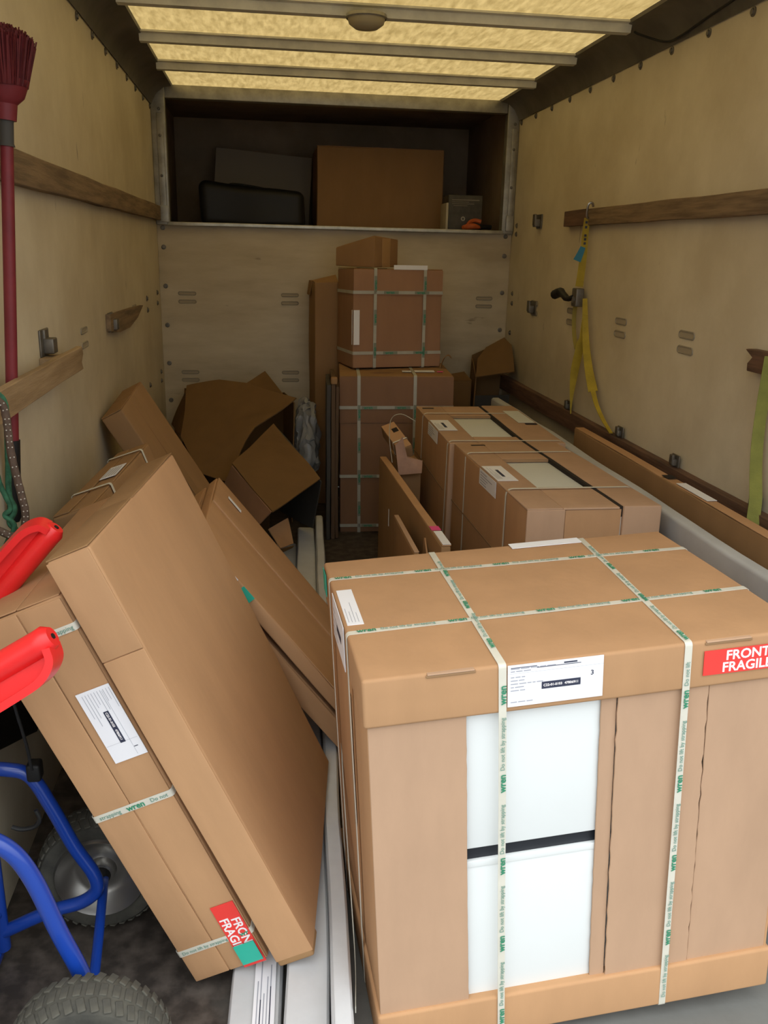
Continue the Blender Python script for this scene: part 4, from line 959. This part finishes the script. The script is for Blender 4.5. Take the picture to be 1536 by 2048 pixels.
# ================================================================== BUNGEE AND ROPE, LEFT
def rope(name, label, pts, rad, material, fleck=False, cat='rope', parent=None):
    P = catmull(pts, 8); bm = bmesh.new(); tube(bm, P, rad, 10)
    for v in bm.verts: v.co += noise.noise_vector(v.co*120)*rad*.15
    if parent: return obj(name, bm, material, parent)
    rr = thing(name, label, cat, P[0]); o = obj('cord', bm, material, rr); o.location = -P[0]
    if fleck:
        fb = bmesh.new(); acc = 0; last = P[0]
        for i in range(1, len(P)-1):
            acc += (P[i]-last).length; last = P[i]
            if acc > .010:
                acc = 0
                t = (P[i+1]-P[i-1]).normalized(); tocam = (V((0, 0, 1.4))-P[i]).normalized(); tocam = (tocam-t*tocam.dot(t)).normalized(); sd = t.cross(tocam)
                for s in (-.5, .4):
                    c = P[i]+tocam*rad*.92+sd*rad*s
                    bmesh.ops.create_icosphere(fb, subdivisions=1, radius=.0016, matrix=Matrix.Translation(c-P[0]))
        obj('fleck', fb, M_FLECK, rr, kind='stuff')
    return rr
rope('elastic_rope', 'brown flecked bungee cord looped over the lower left batten', [(-.500, 1.66, 1.125), (-.480, 1.66, 1.10), (-.477, 1.66, 1.02), (-.468, 1.66, .95), (-.462, 1.66, .90), (-.470, 1.66, .865), (-.492, 1.66, .855), (-.52, 1.66, .87)], .0075, M_ROPEB, True)
g = rope('green_rope', 'tangled green rope hanging beside the bungee cord', [(-.498, 1.69, 1.125), (-.487, 1.69, 1.10), (-.492, 1.69, 1.0), (-.497, 1.69, .93), (-.488, 1.685, .90), (-.500, 1.685, .875), (-.490, 1.69, .85), (-.498, 1.69, .80), (-.495, 1.69, .765)], .0060, M_ROPEG)
k = rope('strand', '', [(-.515, 1.68, 1.0), (-.508, 1.68, .95), (-.494, 1.68, .905), (-.506, 1.68, .89), (-.490, 1.68, .868), (-.510, 1.68, .83)], .005, M_ROPEG, parent=g); k.location = -g.location
bm = bmesh.new(); bmesh.ops.create_uvsphere(bm, u_segments=16, v_segments=10, radius=.014)
for v in bm.verts: v.co = V((v.co.x*.8, v.co.y, v.co.z*1.2))+noise.noise_vector(v.co*60)*.002
o = obj('stopper', bm, mat('lime_plastic', (.42, .46, .04), rough=.4), g); o.location = V((-.512, 1.665, .815))-g.location
h = thing('bungee_hooks', 'pair of black bungee hooks clipped on the far red handle', 'hook', (-.49, 1.63, .78))
for k in (0, 1):
    bm = bmesh.new(); tube(bm, catmull([(.0+.022*k, 0, .03), (.006+.022*k, -.005, .01), (.014+.024*k, -.008, -.012), (.022+.025*k, -.006, -.022), (.030+.024*k, 0, -.016)], 5), .0065, 8)
    obj('hook', bm, M_BLK, h)

# ================================================================== HAND TRUCK
ht = thing('hand_truck', 'blue tubular hand truck with red handles standing at the left wall', 'hand truck', (-.40, 1.35, 0))
O = V((-.40, 1.35, 0))
def ttube(name, pts, rad, material=M_BLUE, par=None, sub=7):
    bm = bmesh.new(); tube(bm, [p-O for p in catmull(pts, sub)], rad, 16); return obj(name, bm, material, par or ht)
ttube('skid', [(-.53, 1.21, .52), (-.47, 1.21, .515), (-.418, 1.212, .485), (-.385, 1.214, .425), (-.352, 1.216, .31), (-.322, 1.216, .215), (-.315, 1.216, .14), (-.36, 1.216, .09), (-.46, 1.215, .07), (-.53, 1.212, .06)], .0145)
ttube('skid', [(-.545, 1.50, .445), (-.50, 1.50, .442), (-.458, 1.50, .425), (-.425, 1.50, .355), (-.390, 1.50, .262), (-.358, 1.50, .195), (-.355, 1.50, .155), (-.385, 1.50, .128), (-.45, 1.50, .110), (-.54, 1.50, .07)], .0135)
for yy in (1.21, 1.50):
    ttube('upright', [(-.545, yy, .03), (-.545, yy, .3), (-.545, yy, .6), (-.540, yy, .76), (-.515, yy, .80)], .0145)
for zz in (.12, .33, .52, .70): ttube('crossbar', [(-.545, 1.21, zz), (-.556, 1.355, zz), (-.545, 1.50, zz)], .010)
ttube('axle', [(-.308, 1.10, .13), (-.33, 1.35, .13), (-.358, 1.62, .13)], .0095)
obj('toe_plate', RB(V((-.578, 1.18, .012))-O, V((-.545, 1.53, .030))-O, .004), M_BLUE, ht)
obj('tube_clip', RB(V((-.458, 1.475, .425))-O, V((-.432, 1.505, .462))-O, .006, seg=2), M_BLK, ht)
def wheel(c, face):
    tb = bmesh.new(); R0, wd = .130, .084
    prof = [(.086, -wd*.34), (.093, -wd*.42), (.107, -wd*.48), (.120, -wd*.46), (.1275, -wd*.33), (.130, -wd*.12), (.130, wd*.12), (.1275, wd*.33), (.120, wd*.46), (.105, wd*.5), (.085, wd*.45), (.075, wd*.34)]
    lathe(tb, prof, (0, 0, 0), 'y', 48)
    w_ = obj('tyre', tb, M_RUBBER, ht); w_.location = V(c)-O
    # tread lugs share one mesh
    lug = bmesh.new(); rbox(lug, (-.0062, -.0115, -.002), (.0062, .0115, .0018), .0015, 1)
    lm = bpy.data.meshes.new('tread_lug'); lug.to_mesh(lm); lug.free(); lm.materials.append(M_RUBBER)
    for i in range(40):
        a = 2*math.pi*i/40
        for row, (yy, rr_, tw) in enumerate(((-.027, .1275, .35), (0, .1305, 0), (.027, .1275, -.35))):
            aa = a+(.5 if row == 1 else 0)*2*math.pi/40
            l = bpy.data.objects.new('tread_lug', lm); COL.objects.link(l); l.parent = w_
            l.matrix_local = Matrix.Rotation(-aa+math.pi/2, 4, 'Y') @ Matrix.Translation((0, yy, rr_)) @ Matrix.Rotation(tw, 4, 'Z') @ Matrix.Rotation(-.25*(1 if row == 2 else -1 if row == 0 else 0), 4, 'X')
    rb = bmesh.new()
    lathe(rb, [(.094, -.036), (.090, -.044), (.083, -.036), (.062, -.012), (.045, -.006), (.030, -.010), (.026, -.030), (.012, -.032), (.012, .03), (.045, .01), (.070, .03), (.078, .034)], (0, 0, 0), 'y', 40)
    o = obj('rim', rb, M_CHROME, ht); o.location = V(c)-O
    hb = bmesh.new(); lathe(hb, [(0, -.045), (.012, -.044), (.020, -.036), (.022, -.02), (.022, .03), (0, .03)], (0, 0, 0), 'y', 20)
    o2 = obj('hub', hb, M_BLK, ht); o2.location = V(c)-O
wheel((-.303, 1.143, .132), -1); wheel((-.360, 1.600, .132), -1)
def handle(p0, p1, drop, rb=.019):
    """moulded plastic grip: round bar, shell web and knuckle guard closed by an end cap"""
    p0 = V(p0); p1 = V(p1); ax = (p1-p0).normalized(); dn = V(drop); side = ax.cross(dn).normalized()
    n = 14; bar = [p0+(p1-p0)*k/n for k in range(n+1)]
    bm = bmesh.new(); tube(bm, [p-O for p in bar]+[p1+ax*.010-O], [rb]*n+[rb*1.04, rb*.72], 18)
    h = obj('handle', bm, M_REDP, ht)
    G = catmull([p1+ax*.002+dn*.20, p1-ax*.002+dn*.62, p1-ax*.024+dn*.92, p1-ax*.06+dn*1.0, p0+(p1-p0)*.3+dn*1.04, p0+dn*1.04], 5)
    gb = bmesh.new(); ribbon(gb, [p-O for p in G], side, .040, .012)
    bmesh.ops.bevel(gb, geom=[e for e in gb.edges if len(e.link_faces) == 2 and e.calc_face_angle(0) > .8], offset=.004, segments=3, affect='EDGES')
    obj('knuckle_guard', gb, M_REDP, h)
    wbm = bmesh.new(); prev = None                                  # thin web closing the shell between bar and guard
    for k, g in enumerate(G):
        t = max(0, min(1, (g-p0).dot(ax)/(p1-p0).length)); b = p0+(p1-p0)*t
        ring = [wbm.verts.new(q+side*sg*.004-O) for q, sg in ((b, -1), (g, -1), (g, 1), (b, 1))]
        if prev:
            for c in range(4): wbm.faces.new([prev[c], prev[(c+1) % 4], ring[(c+1) % 4], ring[c]])
        prev = ring
    obj('web', wbm, M_REDP, h)
    cb = bmesh.new(); tube(cb, [p1+ax*.009-O, p1+ax*.0115-O], .0045, 10); obj('screw', cb, M_BLK, h)
handle((-.50, 1.205, .740), (-.322, 1.200, .846), (.018, -.012, -.046), .021)
handle((-.50, 1.505, .768), (-.376, 1.505, .912), (-.032, -.004, .026), .019)
# thin cord with hook hanging off the truck
rope('hook_cord', 'thin dark cord with a hook hanging behind the near red handle', [(-.455, 1.42, .68), (-.447, 1.43, .60), (-.440, 1.44, .53), (-.438, 1.45, .47)], .003, M_BLK)
bm = bmesh.new(); tube(bm, catmull([(-.430, 1.42, .405), (-.425, 1.42, .385), (-.435, 1.42, .370), (-.458, 1.42, .366), (-.475, 1.42, .372)], 5), .004, 8)
tag(obj('wire_hook', bm, M_BLK), 'small bent wire hook dangling inside the blue tube loop', 'hook')

tag(obj('black_sheet', sheet([(-.566, 1.58, .42), (-.566, 1.95, .258), (-.566, 2.08, .30), (-.566, 2.08, .74), (-.566, 1.58, .78)], .006, 4, .004, 41), M_BLK), 'flat black sheet on the left wall behind the hand truck', 'mat')  # black sheet standing for an unidentified dark shape on the wall
